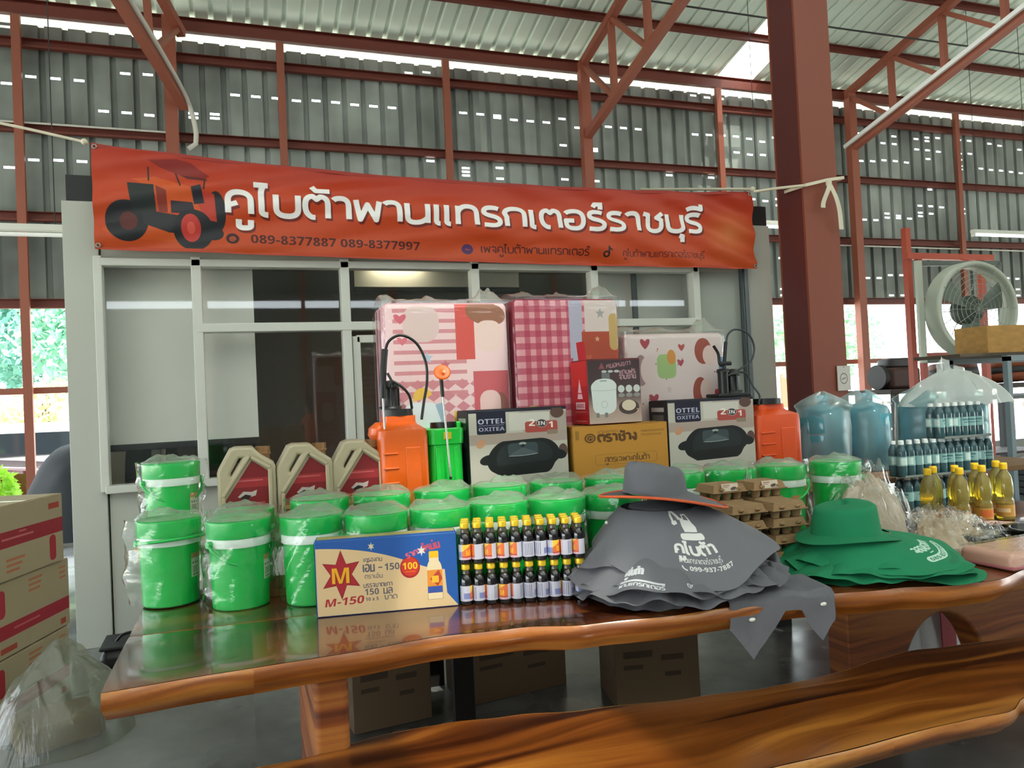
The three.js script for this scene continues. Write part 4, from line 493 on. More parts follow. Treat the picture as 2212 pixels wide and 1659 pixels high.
// loft of rounded-rectangle sections: [y, width, depth, dx, dz]
function loft(sec, e = 0.28, n = 44, capEnds = true) {
  const P = []; const ring = ([y, w, d, dx = 0, dz = 0]) => { const r = []; for (let k = 0; k <= n; k++) { const a = k / n * 2 * Math.PI, c = Math.cos(a), s = Math.sin(a); r.push([dx + Math.sign(s) * Math.pow(Math.abs(s), e) * w / 2, y, dz + Math.sign(c) * Math.pow(Math.abs(c), e) * d / 2]); } return r; };
  let R = sec.map(ring); if (capEnds) { R = [R[0].map((p) => [sec[0][3] || 0, sec[0][0], sec[0][4] || 0]), ...R, R[R.length - 1].map(() => { const s = sec[sec.length - 1]; return [s[3] || 0, s[0], s[4] || 0]; })]; }
  const m = R.length - 1; const g = grid(n, m, (u, v) => R[Math.round(v * m)][Math.round(u * n)], true); return toCreasedNormals(g, 0.7);
}
{ // oil jugs
  const gold = S(0xb4a98e, 0.38, { metalness: 0.15 }), tex = canvasTex(256, 320, (x) => { x.fillStyle = '#7a1c22'; x.fillRect(0, 0, 256, 320); x.fillStyle = '#9a2a30'; x.fillRect(0, 80, 256, 60); x.fillStyle = '#b4565a'; x.fillRect(70, 92, 150, 10); x.fillStyle = '#b9aca6'; x.beginPath(); x.moveTo(70, 200); x.lineTo(104, 166); x.lineTo(150, 172); x.lineTo(184, 160); x.lineTo(176, 196); x.lineTo(140, 206); x.lineTo(120, 226); x.fill(); x.fillStyle = '#2a1a1c'; x.beginPath(); x.moveTo(84, 206); x.lineTo(116, 186); x.lineTo(150, 196); x.lineTo(128, 222); x.lineTo(96, 226); x.fill(); x.fillStyle = '#c0504a'; x.fillRect(30, 240, 200, 8); x.fillStyle = '#c48a5a'; x.fillRect(0, 276, 256, 26); });
  const lbM = S(0xffffff, 0.35, { map: tex });
  const t = thing('oil_jug', 'x', 'jug', [0, 0, 0], 0, 'champagne coloured oil jugs with red labels');
  const s = new THREE.Shape(); [[0.0, 0], [0.195, 0], [0.205, 0.01], [0.205, 0.285], [0.2, 0.3], [0.152, 0.335], [0.12, 0.365], [0.06, 0.366], [0.045, 0.36], [0.003, 0.285], [0.0, 0.275]].forEach((p, i) => (i ? s.lineTo(...p) : s.moveTo(...p))); s.closePath();
  const h = new THREE.Path(); [[0.028, 0.262], [0.03, 0.278], [0.064, 0.338], [0.074, 0.344], [0.098, 0.342], [0.102, 0.334], [0.05, 0.252], [0.036, 0.25]].forEach((p, i) => (i ? h.lineTo(...p) : h.moveTo(...p))); h.closePath(); s.holes.push(h);
  part('jug_body', EX(s, 0.1, 0.012, 3).translate(-0.1025, 0.0, -0.06), gold, t);
  // raised border that frames the label, slanting up to the neck
  part('label_frame', merge([beam([-0.095, 0.18, 0.056], [0.012, 0.34, 0.056], 0.022, 0.014, 0.005), beam([0.018, 0.335, 0.056], [0.09, 0.285, 0.056], 0.02, 0.014, 0.005), beam([0.09, 0.285, 0.056], [0.09, 0.03, 0.056], 0.016, 0.014, 0.005), beam([-0.092, 0.18, 0.056], [-0.092, 0.03, 0.056], 0.014, 0.014, 0.005)]), gold, t);
  const ls = new THREE.Shape(); [[-0.084, 0.03], [0.082, 0.03], [0.082, 0.275], [0.02, 0.32], [-0.084, 0.165]].forEach((p, i) => (i ? ls.lineTo(...p) : ls.moveTo(...p))); const lg = new THREE.ShapeGeometry(ls); { const p = lg.attributes.position, u = lg.attributes.uv; for (let i = 0; i < p.count; i++) u.setXY(i, (p.getX(i) + 0.085) / 0.17, (p.getY(i) - 0.1) / 0.2); } part('label', lg.translate(0, 0, 0.0535), lbM, t);
  part('cap', merge([CY(0.03, 0.03, 0.034, 0.066, 0.356, -0.012, 20), CY(0.026, 0.028, 0.03, 0.066, 0.326, -0.012, 20)]), S(0x96704a, 0.35, { metalness: 0.3 }), t); part('cap_grip', new THREE.TorusGeometry(0.0305, 0.0025, 8, 24).rotateX(Math.PI / 2).translate(0.066, 0.345, -0.012), S(0xa07a54, 0.35, { metalness: 0.3 }), t);
  t.position.set(0.005, TR, -3.38); t.userData.label = 'leftmost of the three champagne oil jugs with red labels';
  copy(t, [0.235, TR, -3.38], 0.02, 'middle of the three champagne oil jugs with red labels'); copy(t, [0.462, TR, -3.39], -0.02, 'rightmost of the three champagne oil jugs, touching the orange sprayer');
}
const blackPl = S(0x121416, 0.4), steel = S(0xb9b6b0, 0.25, { metalness: 0.9 });
function tank(t, mat, w, d, h, neckW, dx) {
  part('tank', loft([[0.0, w * 0.92, d * 0.94], [0.012, w, d], [h * 0.8, w, d], [h * 0.87, w * 0.96, d * 0.97], [h * 0.92, neckW * 1.05, d * 0.6, dx], [h * 0.94, neckW, d * 0.5, dx], [h, neckW, d * 0.48, dx]]), mat, t);
  for (let k = 0; k < 5; k++) part('moulded_rib', RB(w * 0.3, 0.008, 0.012, -w * 0.28, h * (0.12 + 0.135 * k), d / 2, 0.004), mat, t);
  part('moulded_panel', RB(w * 0.3, h * 0.62, 0.01, w * 0.16, h * 0.4, d / 2, 0.004), mat, t);
}
function pumpHead(t, x, y, z) {
  part('pump_cylinder', LA([[0.05, 0], [0.05, 0.014], [0.034, 0.016], [0.034, 0.09], [0.04, 0.092], [0.042, 0.1], [0.036, 0.118], [0.02, 0.128], [0, 0.13]], 24).translate(x, y, z), blackPl, t);
  for (const a of [0, 1.6, 3.1, 4.7]) part('pump_rod', rod([x + 0.038 * Math.cos(a), y + 0.01, z + 0.038 * Math.sin(a)], [x + 0.038 * Math.cos(a), y + 0.095, z + 0.038 * Math.sin(a)], 0.005, 8), blackPl, t);
}
{ const t = thing('knapsack_sprayer', 'orange knapsack sprayer on the left with black pump and looping hose', 'sprayer', [0.655, TR, -3.43]); const or = PH(0xdc5c0c, 0.4, { clearcoat: 0.2 });
  tank(t, or, 0.22, 0.26, 0.47, 0.14, 0.0); part('carry_bulge', loft([[0.36, 0.02, 0.1, -0.11], [0.39, 0.07, 0.14, -0.1], [0.42, 0.07, 0.14, -0.095], [0.445, 0.03, 0.1, -0.085]], 0.7, 24), or, t);
  part('cap', CY(0.066, 0.068, 0.03, 0.0, 0.485, 0, 28), blackPl, t); pumpHead(t, -0.035, 0.5, 0.02);
  part('hose', TU([[0.055, 0.5, 0.05], [0.04, 0.56, 0.07], [0.0, 0.605, 0.075], [-0.035, 0.628, 0.06]], 0.006, 30), blackPl, t);
  part('lance_hose', TU([[-0.058, 0.755, 0.07], [-0.04, 0.8, 0.075], [0.01, 0.825, 0.08], [0.075, 0.795, 0.08], [0.118, 0.71, 0.08], [0.122, 0.62, 0.08], [0.1, 0.52, 0.09], [0.085, 0.45, 0.1]], 0.0062, 60), blackPl, t);
  part('lance_grip', TU([[-0.078, 0.55, 0.08], [-0.075, 0.62, 0.08], [-0.067, 0.7, 0.075], [-0.058, 0.765, 0.07]], 0.0145, 30, 10), blackPl, t); part('trigger', TU([[-0.055, 0.66, 0.09], [-0.04, 0.62, 0.095], [-0.05, 0.6, 0.09]], 0.006, 16), blackPl, t); part('lance_rod', rod([-0.08, 0.05, 0.135], [-0.078, 0.56, 0.085], 0.005), steel, t);
}
{ const t = thing('knapsack_sprayer', 'bright green sprayer tank with an upright lance carrying an orange nozzle', 'sprayer', [0.852, TR, -3.45]); const gr = PH(0x14c840, 0.4, { clearcoat: 0.2 });
  part('tank', loft([[0, 0.15, 0.22], [0.012, 0.158, 0.23], [0.33, 0.158, 0.23], [0.335, 0.172, 0.245], [0.4, 0.176, 0.25], [0.405, 0.16, 0.23]], 0.4), gr, t); for (const x of [-0.045, 0.04]) part('moulded_rib', RB(0.02, 0.3, 0.012, x, 0.17, 0.113, 0.005), gr, t);
  part('cap', CY(0.06, 0.062, 0.028, 0.01, 0.417, 0.02, 26), blackPl, t); part('yellow_tag', RB(0.035, 0.032, 0.01, 0.0, 0.372, 0.128, 0.003), S(0xd8c020, 0.5), t); part('tank_lug', RB(0.03, 0.03, 0.06, 0.08, 0.415, 0, 0.006), gr, t);
  part('lance_rod', rod([0.0, 0.19, 0.15], [-0.018, 0.56, 0.145], 0.0048), steel, t); part('lance_tip', CY(0.006, 0.006, 0.012, 0.0, 0.186, 0.15, 10), blackPl, t); part('valve_tube', rod([-0.018, 0.545, 0.145], [-0.022, 0.635, 0.145], 0.0085), blackPl, t);
  part('nozzle', LA([[0, 0], [0.016, 0.0], [0.034, 0.012], [0.038, 0.02], [0.03, 0.026], [0.012, 0.022], [0.009, 0.03], [0, 0.03]], 22).rotateX(1.1).rotateZ(0.3).translate(-0.016, 0.645, 0.14), S(0xf0641a, 0.45), t, 'orange nozzle'); part('nozzle_bolt', CY(0.007, 0.007, 0.01, 0, 0, 0, 8).rotateX(1.3).translate(-0.014, 0.655, 0.172), S(0xf0a070, 0.4), t);
}
{ // boxes
  const panTex = canvasTex(620, 620, (x, W, H) => { x.fillStyle = '#a99c92'; x.fillRect(0, 0, W, H); x.scale(1, 0.7);
    x.fillStyle = '#b9b4a8'; x.fillRect(0, 0, W, H); x.fillStyle = '#a99c92'; x.beginPath(); x.ellipse(480, 120, 190, 150, 0.5, 0, 7); x.fill(); x.fillStyle = '#c9c4bb'; x.fillRect(250, 30, 260, 150); x.fillStyle = '#a8968c'; x.fillRect(0, 200, W, 90);
    x.fillStyle = '#14142c'; x.fillRect(0, 0, W, 16); x.beginPath(); x.roundRect(48, -20, 182, 220, 14); x.fill(); txt(x, 'OTTEL', 139, 112, 58, '#b6b6cc', 'bold', 'center'); x.fillStyle = '#8e8ea8'; x.fillRect(60, 122, 158, 5); txt(x, 'OXITEA', 139, 172, 46, '#a9a9bf', 'bold', 'center');
    x.fillStyle = '#a8463f'; x.beginPath(); x.roundRect(350, 110, 210, 96, 18); x.fill(); x.fillStyle = '#8a7868'; x.beginPath(); x.roundRect(490, 190, 70, 40, 8); x.fill(); x.save(); x.transform(1, 0.06, 0, 1, 0, -26); txt(x, '2', 372, 152, 82, '#eadfd8'); x.fillStyle = '#3a3638'; x.beginPath(); x.arc(458, 128, 34, 0, 7); x.fill(); x.strokeStyle = '#b7a8a4'; x.lineWidth = 4; x.stroke(); txt(x, 'IN', 458, 144, 44, '#e6e0dc', 'bold', 'center'); txt(x, '1', 500, 166, 74, '#eadfd8'); x.restore();
    x.fillStyle = '#5a4038'; x.beginPath(); x.ellipse(560, 40, 44, 50, 0, 0, 7); x.fill();
    x.fillStyle = '#5b4440'; x.beginPath(); x.ellipse(590, 380, 30, 60, 0, 0, 7); x.fill(); x.fillStyle = '#c08e70'; x.beginPath(); x.ellipse(70, 280, 26, 40, 0.4, 0, 7); x.fill();
    x.fillStyle = '#0e1214'; x.beginPath(); x.moveTo(130, 520); x.bezierCurveTo(60, 430, 150, 280, 210, 268); x.lineTo(450, 258); x.bezierCurveTo(560, 270, 600, 420, 540, 470); x.bezierCurveTo(520, 500, 520, 540, 480, 560); x.lineTo(190, 570); x.closePath(); x.fill(); x.beginPath(); x.ellipse(110, 420, 54, 40, -0.5, 0, 7); x.fill(); x.beginPath(); x.ellipse(565, 410, 48, 40, 0.6, 0, 7); x.fill();
    x.fillStyle = '#1c2426'; x.beginPath(); x.moveTo(170, 480); x.bezierCurveTo(140, 380, 200, 296, 240, 290); x.lineTo(430, 282); x.bezierCurveTo(520, 300, 540, 420, 500, 450); x.closePath(); x.fill(); x.fillStyle = '#39464a'; x.beginPath(); x.roundRect(236, 290, 190, 110, 30); x.fill(); x.fillStyle = '#4d5a5e'; x.beginPath(); x.moveTo(250, 380); x.lineTo(330, 330); x.lineTo(416, 376); x.lineTo(400, 396); x.lineTo(260, 400); x.fill(); x.strokeStyle = '#a7b0ae'; x.lineWidth = 5; x.beginPath(); x.moveTo(240, 398); x.quadraticCurveTo(330, 408, 426, 388); x.stroke(); x.fillStyle = '#9ea6a4'; x.beginPath(); x.ellipse(330, 296, 24, 12, 0, 0, 7); x.fill(); x.fillStyle = '#151a1c'; x.beginPath(); x.ellipse(330, 316, 14, 14, 0, 0, 7); x.fill();
  });
  const fM = S(0xffffff, 0.45, { map: panTex }), dk = S(0x14161e, 0.5), sideM = S(0xffffff, 0.5, { map: canvasTex(64, 128, (x) => { x.fillStyle = '#191b22'; x.fillRect(0, 0, 64, 128); x.fillStyle = '#b4b6b4'; x.fillRect(8, 8, 46, 6); x.fillStyle = '#5c625f'; x.fillRect(12, 18, 40, 26); }) });
  carton('appliance_box', 'left electric pan box with 2 IN 1 print beside the green sprayer', 0.483, 0.475, 0.18, [1.192, TR, -3.42], 0, { base: dk, front: fM, left: sideM, top: dk }, 'electric pan boxes', { noTape: true });
  carton('appliance_box', 'right electric pan box with 2 IN 1 print, between yellow carton and orange tank', 0.508, 0.475, 0.18, [2.228, TR, -3.42], 0, { base: dk, front: fM, left: sideM, top: dk }, 'electric pan boxes', { noTape: true });
  const yTex = canvasTex(640, 460, (x, W, H) => { x.fillStyle = '#b9822c'; x.fillRect(0, 0, W, H); x.scale(1, 0.76); const k = '#5a3a12'; x.strokeStyle = k; x.fillStyle = k; x.beginPath(); for (let i = 0; i < 40; i++) { const r = i % 2 ? 40 : 34, a = i / 40 * 6.283; x.lineTo(110 + r * Math.cos(a), 88 + r * Math.sin(a)); } x.closePath(); x.fill(); x.fillStyle = '#b9822c'; x.beginPath(); x.arc(110, 88, 26, 0, 7); x.fill(); x.fillStyle = k; x.beginPath(); x.arc(110, 88, 20, 0, 7); x.fill(); x.strokeStyle = '#b9822c'; x.lineWidth = 5; x.beginPath(); x.arc(112, 92, 10, 2.6, 6.6); x.stroke();
    fitThai(x, 'ตราช้าง', 160, 430, 118, 52, k, 0.34); fitThai(x, 'นามนเครอง', 160, 300, 50, 18, '#7a5420', 0.16); fitThai(x, 'สารพดประโยชนเกรดสง', 455, 620, 62, 15, '#7a5420', 0.16); fitThai(x, 'สำหรบเครองยนต', 455, 600, 92, 15, '#7a5420', 0.16); x.strokeStyle = '#8a6226'; x.lineWidth = 3; x.beginPath(); x.roundRect(140, 222, 420, 80, 18); x.stroke(); fitThai(x, 'สูตรเฉพาะคูโบต้า', 200, 510, 282, 34, '#6a4818', 0.22); x.fillStyle = '#8f6826'; x.fillRect(14, 26, 24, 70); x.fillRect(14, 380, 24, 40); });
  carton('oil_carton', 'yellow oil carton with a gear emblem and dark lettering under the rice cooker box', 0.51, 0.373, 0.24, [1.714, TR, -3.45], 0, { base: card([188, 134, 50], 9), front: S(0xffffff, 0.7, { map: yTex }) });
  const rTex = canvasTex(384, 416, (x, W, H) => { const g = x.createLinearGradient(0, 0, 0, H); g.addColorStop(0, '#3c2a2e'); g.addColorStop(0.5, '#4a3a3c'); g.addColorStop(0.75, '#a48a80'); g.addColorStop(1, '#b8a294'); x.fillStyle = g; x.fillRect(0, 0, W, H); x.fillStyle = '#8a4850'; x.beginPath(); x.moveTo(80, 58); x.lineTo(104, 16); x.lineTo(126, 58); x.fill(); x.save(); x.transform(1, -0.1, -0.2, 1, 16, 16); fitThai(x, 'หมอหงขาว', 130, 310, 52, 26, '#a87880', 0.24); x.restore(); txt(x, 'ลด', 0, 0, 1, '#000'); x.fillStyle = '#b8bcbc'; for (let k = 0; k < 3; k++) { x.beginPath(); x.ellipse(120 + k * 46, 76, 20, 9, 0, 0, 7); x.fill(); } x.fillStyle = '#6c7070'; x.fillRect(100, 86, 60, 50); x.fillStyle = '#4a3236'; x.fillRect(168, 86, 60, 46); x.save(); x.rotate(-0.05); fitThai(x, 'แถมฟร', 226, 350, 108, 24, '#b08890', 0.28); fitThai(x, 'จานชาม', 220, 350, 142, 26, '#b08890', 0.28); x.restore();
    x.fillStyle = '#d3d8d6'; x.beginPath(); x.moveTo(20, 190); x.quadraticCurveTo(14, 160, 46, 140); x.quadraticCurveTo(60, 124, 110, 122); x.quadraticCurveTo(170, 122, 186, 140); x.quadraticCurveTo(214, 160, 204, 190); x.lineTo(200, 300); x.quadraticCurveTo(196, 350, 130, 356); x.lineTo(80, 356); x.quadraticCurveTo(30, 350, 28, 300); x.closePath(); x.fill(); x.strokeStyle = '#a6b0ac'; x.lineWidth = 3; x.beginPath(); x.moveTo(24, 196); x.quadraticCurveTo(110, 208, 202, 196); x.stroke(); x.beginPath(); x.arc(112, 292, 22, 0, 7); x.stroke(); x.fillStyle = '#9aa6a2'; x.fillRect(86, 132, 50, 10); x.fillStyle = '#707a76'; x.fillRect(50, 346, 22, 30); x.fillRect(112, 346, 22, 30);
    for (let k = 0; k < 3; k++) { x.fillStyle = '#c9ccc8'; x.beginPath(); x.arc(240 + k * 58, 194, 25, 0, 7); x.fill(); x.fillStyle = '#8c8a86'; x.beginPath(); x.ellipse(240 + k * 58, 236, 25, 14, 0, 0, 7); x.fill(); } x.fillStyle = '#4a3c38'; x.beginPath(); x.ellipse(292, 316, 76, 48, 0, 0, 7); x.fill(); x.fillStyle = '#d6c4ae'; x.beginPath(); x.ellipse(292, 304, 52, 36, 0, 0, 7); x.fill(); txt(x, '2', 346, 352, 34, '#d8b0a0'); });
  const redTex = canvasTex(160, 300, (x) => { x.fillStyle = '#b01a22'; x.fillRect(0, 0, 160, 300); x.fillStyle = '#c62a26'; x.fillRect(0, 0, 160, 120); x.fillStyle = '#e0b8c0'; x.beginPath(); x.moveTo(84, 84); x.lineTo(112, 180); x.lineTo(58, 180); x.fill(); x.fillStyle = '#c0404a'; x.fillRect(60, 150, 50, 6); x.fillStyle = '#dcc0c4'; x.fillRect(40, 196, 92, 34); txt(x, 'AXXXI', 86, 222, 26, '#b01a22', 'bold', 'center'); x.fillStyle = '#d27a74'; x.fillRect(30, 240, 110, 4); x.fillRect(40, 284, 100, 5); });
  const rc = carton('appliance_box', 'rice cooker box with a white cooker picture and red side, standing on the yellow carton', 0.285, 0.31, 0.19, [1.694, TR + 0.3805, -3.43], 0, { base: S(0x8a1a1e, 0.5), front: S(0xffffff, 0.45, { map: rTex }), left: S(0xffffff, 0.45, { map: redTex }), top: S(0x3c2a2e, 0.5) }, undefined, { noTape: true });
  part('open_flap', beam([-0.1415, 0.31, 0.05], [-0.15, 0.4, 0.05], 0.003, 0.09), S(0xb8222a, 0.5), rc);
}
{ const t = thing('knapsack_sprayer', 'orange sprayer tank at the right beside the second pan box', 'sprayer', [2.645, TR, -3.45]); const or = PH(0xe0521e, 0.4, { clearcoat: 0.2 }); tank(t, or, 0.29, 0.24, 0.43, 0.17, 0.0);
  part('cap', CY(0.08, 0.082, 0.03, 0.0, 0.445, 0, 28), blackPl, t); part('warning_diamond', BX(0.028, 0.028, 0.002, 0, 0, 0).rotateZ(0.785).translate(-0.125, 0.13, 0.122), S(0x9a3a20, 0.5), t); part('warning_square', BX(0.04, 0.04, 0.002, -0.105, 0.06, 0.122), S(0x8a3820, 0.5), t); }
{ const t = thing('sprayer_pump', 'black sprayer pump set with looped hose standing on the right pan box', 'pump', [2.475, TR + 0.479, -3.46]);
  part('foot', RB(0.2, 0.018, 0.12, -0.05, 0.009, 0, 0.005), blackPl, t); pumpHead(t, -0.02, 0.018, 0); part('pump_cylinder', LA([[0.028, 0], [0.028, 0.11], [0.034, 0.112], [0.03, 0.13], [0, 0.132]], 18).translate(-0.085, 0.018, 0.01), blackPl, t);
  part('lance_grip', TU([[-0.085, 0.12, 0.02], [-0.075, 0.2, 0.02], [-0.062, 0.29, 0.02]], 0.011, 20), blackPl, t); part('trigger', TU([[-0.14, 0.27, 0.02], [-0.115, 0.23, 0.02], [-0.105, 0.17, 0.02], [-0.085, 0.165, 0.02]], 0.008, 20), blackPl, t); part('grip_knob', RB(0.07, 0.022, 0.022, -0.072, 0.176, 0.02, 0.008), blackPl, t);
  part('hose', TU([[-0.062, 0.28, 0.02], [-0.045, 0.33, 0.02], [0.0, 0.355, 0.02], [0.07, 0.33, 0.03], [0.105, 0.26, 0.03], [0.085, 0.19, 0.03], [0.0, 0.14, 0.03], [-0.07, 0.11, 0.03]], 0.0055, 60), S(0x2a3236, 0.4), t); part('short_hose', TU([[0.0, 0.13, 0.01], [0.05, 0.12, 0.02], [0.085, 0.05, 0.03], [0.1, 0.0, 0.06], [0.06, -0.05, 0.1]], 0.0055, 30), S(0x2a3236, 0.4), t);
}
{ // folded mattresses in clear plastic: patterned covers of stripes, checks and plain patches
  const heart = (x, cx, cy, s, c) => { x.fillStyle = c; x.beginPath(); x.moveTo(cx, cy + s); x.bezierCurveTo(cx - 2 * s, cy - s * 0.4, cx - s, cy - 1.4 * s, cx, cy - 0.4 * s); x.bezierCurveTo(cx + s, cy - 1.4 * s, cx + 2 * s, cy - 0.4 * s, cx, cy + s); x.fill(); };
  const starP = (x, cx, cy, R, c) => { x.fillStyle = c; x.beginPath(); for (let k = 0; k < 10; k++) { const r = k % 2 ? R * 0.45 : R, a = -1.57 + k * 0.628; x.lineTo(cx + r * Math.cos(a), cy + r * Math.sin(a)); } x.fill(); };
  const t1 = canvasTex(512, 840, (x, W, H) => { x.fillStyle = '#d9bcc0'; x.fillRect(0, 0, W, H); x.fillStyle = '#c08088'; for (let k = 0; k < 9; k++) x.fillRect(30, 20 + k * 42, 300, 16); for (let k = 0; k < 5; k++) x.fillRect(60, 560 + k * 42, 260, 16);
    x.fillStyle = '#bd7a84'; for (let j = 0; j < 9; j++) for (let i = 0; i < 8; i++) { const cx = 60 + i * 62, cy = 330 + j * 46; if ((i + j) % 1 === 0) { x.beginPath(); x.moveTo(cx, cy - 22); x.lineTo(cx + 30, cy); x.lineTo(cx, cy + 22); x.lineTo(cx - 30, cy); x.fill(); } }
    x.fillStyle = '#c24a44'; x.fillRect(288, 0, 80, 230); x.fillStyle = '#b8545c'; x.fillRect(356, 280, 156, 330); x.fillStyle = '#b0585c'; x.fillRect(330, 480, 182, 220); x.fillStyle = '#dcc0bc'; for (let k = 0; k < 12; k++) { x.beginPath(); x.ellipse(400 + (k % 4) * 30, 560 + Math.floor(k / 4) * 36, 7, 5, 0, 0, 7); x.fill(); }
    x.fillStyle = '#c9b2b0'; x.beginPath(); x.roundRect(70, 6, 150, 150, 60); x.fill(); x.fillStyle = '#8a5a44'; x.beginPath(); x.ellipse(420, 40, 88, 50, 0.2, 0, 7); x.fill(); x.fillStyle = '#d6bcb6'; x.beginPath(); x.roundRect(370, 70, 120, 130, 50); x.fill(); x.fillStyle = '#8a5248'; x.beginPath(); x.ellipse(470, 470, 40, 100, 0, 0, 7); x.fill(); x.fillStyle = '#d3b4b0'; x.beginPath(); x.roundRect(380, 360, 90, 150, 40); x.fill();
    x.fillStyle = '#d0dbe2'; x.beginPath(); x.roundRect(60, 400, 150, 130, 40); x.fill(); x.fillStyle = '#8fa8bc'; x.beginPath(); x.moveTo(190, 410); x.lineTo(230, 400); x.lineTo(226, 520); x.fill(); x.fillStyle = '#d8b04a'; x.beginPath(); x.arc(140, 380, 40, 2.8, 6.0); x.lineTo(150, 384); x.fill(); x.fillRect(268, 440, 44, 110); x.fillStyle = '#9ab0bf'; x.fillRect(300, 470, 40, 90); starP(x, 165, 220, 26, '#9fb0c4'); starP(x, 240, 250, 22, '#b0606c'); heart(x, 60, 60, 22, '#c05a6c'); heart(x, 66, 150, 18, '#c86a78'); starP(x, 330, 600, 22, '#8fa0b4'); starP(x, 200, 600, 18, '#b0606c'); });
  const t2 = canvasTex(512, 840, (x, W, H) => { x.fillStyle = '#e7a6ae'; x.fillRect(0, 0, W, H); x.fillStyle = 'rgba(178,44,74,0.55)'; for (let k = 0; k < 12; k++) x.fillRect(22 + k * 52 + 20, 0, 26, H); for (let k = 0; k < 18; k++) x.fillRect(0, 26 + k * 52, W, 26); x.fillStyle = '#b7b4c8'; x.fillRect(262, 0, 66, 250); x.beginPath(); x.roundRect(274, 200, 50, 180, 22); x.fill(); x.fillStyle = '#dcccc6'; x.fillRect(340, 0, 172, 140); x.fillStyle = '#b4462a'; x.fillRect(322, 138, 190, 270); x.fillStyle = '#c9a866'; x.beginPath(); x.roundRect(462, 60, 50, 160, 24); x.fill(); x.beginPath(); x.ellipse(60, 500, 46, 60, 0.3, 0, 7); x.fill(); x.fillStyle = '#cdb08c'; x.beginPath(); x.roundRect(380, 330, 110, 110, 30); x.fill(); x.fillStyle = '#8c5a48'; x.beginPath(); x.roundRect(450, 320, 60, 130, 20); x.fill(); x.fillStyle = '#5a86b4'; x.beginPath(); x.ellipse(282, 380, 22, 26, 0, 0, 7); x.fill(); x.beginPath(); x.roundRect(266, 430, 34, 50, 12); x.fill(); x.fillStyle = '#cf9a58'; x.beginPath(); x.roundRect(272, 500, 40, 90, 18); x.fill(); starP(x, 420, 60, 24, '#a8a4a4'); starP(x, 400, 170, 14, '#d8b080'); heart(x, 350, 250, 16, '#c25a3a'); });
  const t3 = canvasTex(620, 700, (x, W, H) => { x.fillStyle = '#d9c8c6'; x.fillRect(0, 0, W, H); for (let k = 0; k < 40; k++) { x.fillStyle = ['#a8504c', '#7f8478', '#c09a80', '#8a6a60'][k % 4]; x.beginPath(); x.arc(hash(k, 1) * W, hash(k, 2) * H, 4, 0, 7); x.fill(); }
    heart(x, 110, 40, 26, '#a43c48'); heart(x, 150, 290, 26, '#a43c48'); heart(x, 340, 60, 18, '#b04848'); heart(x, 330, 130, 18, '#a84050'); heart(x, 590, 290, 40, '#b8323e'); x.fillStyle = '#9cb878'; x.beginPath(); x.roundRect(180, 90, 120, 110, 30); x.fill(); x.fillStyle = '#d08c3c'; x.beginPath(); x.ellipse(272, 104, 28, 34, 0, 0, 7); x.fill(); x.fillStyle = '#9a7c80'; x.beginPath(); x.ellipse(80, 160, 40, 70, 0, 0, 7); x.fill(); x.fillStyle = '#dcc6c4'; x.beginPath(); x.ellipse(120, 160, 44, 62, 0, 0, 7); x.fill(); x.fillStyle = '#9c4a3c'; x.beginPath(); x.ellipse(480, 80, 56, 60, 0, 0, 7); x.fill(); x.beginPath(); x.ellipse(452, 270, 50, 70, 0, 0, 7); x.fill(); x.fillStyle = '#dcc2ba'; x.beginPath(); x.ellipse(520, 100, 44, 46, 0, 0, 7); x.fill(); x.beginPath(); x.ellipse(490, 260, 40, 52, 0, 0, 7); x.fill(); x.fillStyle = '#c8aa5c'; x.beginPath(); x.roundRect(296, 300, 110, 110, 40); x.fill(); x.fillStyle = '#5c86a8'; x.fillRect(580, 110, 40, 60); starP(x, 250, 250, 20, '#c8b8b4'); starP(x, 500, 420, 26, '#9ab0b8'); x.fillStyle = '#c8806c'; x.beginPath(); x.ellipse(400, 440, 60, 30, -0.5, 0, 7); x.fill(); });
  const tp = (tex, side) => { const f = S(0xffffff, 0.55, { map: tex }), s = S(side, 0.6); return [s, s, s, s, f, f]; };
  const mats = (label, x0, x1, h, tex, side, z) => { const w = x1 - x0, t = thing('folded_mattress', label, 'mattress', [(x0 + x1) / 2, TR, z - 0.14], 0, 'folded mattresses wrapped in plastic');
    part('mattress', new RoundedBoxGeometry(w - 0.012, h - 0.012, 0.26, 4, 0.03).translate(0, h / 2, 0), tp(tex, side), t);
    for (const k of [-0.045, 0.045]) part('fold_seam', RB(0.008, h - 0.06, 0.006, -w / 2 + 0.006, h / 2, k, 0.002), S(0x9a6a70, 0.7), t);
    part('plastic_cover', grid(44, 22, (u, v) => { const a = u * 2 * Math.PI, c = Math.cos(a), s = Math.sin(a), e = 0.16, q = Math.sign(s) * Math.pow(Math.abs(s), e), r = Math.sign(c) * Math.pow(Math.abs(c), e); return [q * (w / 2 + 0.004 + 0.006 * fbm(a * 3, v * 5, 2)), 0.004 + (h + 0.004) * v, r * (0.136 + 0.007 * fbm(a * 4 + 3, v * 6, 2))]; }, true), filmM, t);
    part('plastic_gather', grid(60, 6, (u, v) => { const x = -w / 2 + w * u, hh = 0.012 + 0.03 * Math.pow(fbm(u * 9 + w * 30, 2, 3), 2) * 2 + 0.05 * Math.exp(-Math.pow((u - 0.88) / 0.06, 2)); return [x, h + 0.004 + hh * Math.sin(v * Math.PI) * (0.7 + 0.6 * vnoise(u * 40, v * 4)), 0.12 - 0.2 * v]; }), filmMilk, t); return t; };
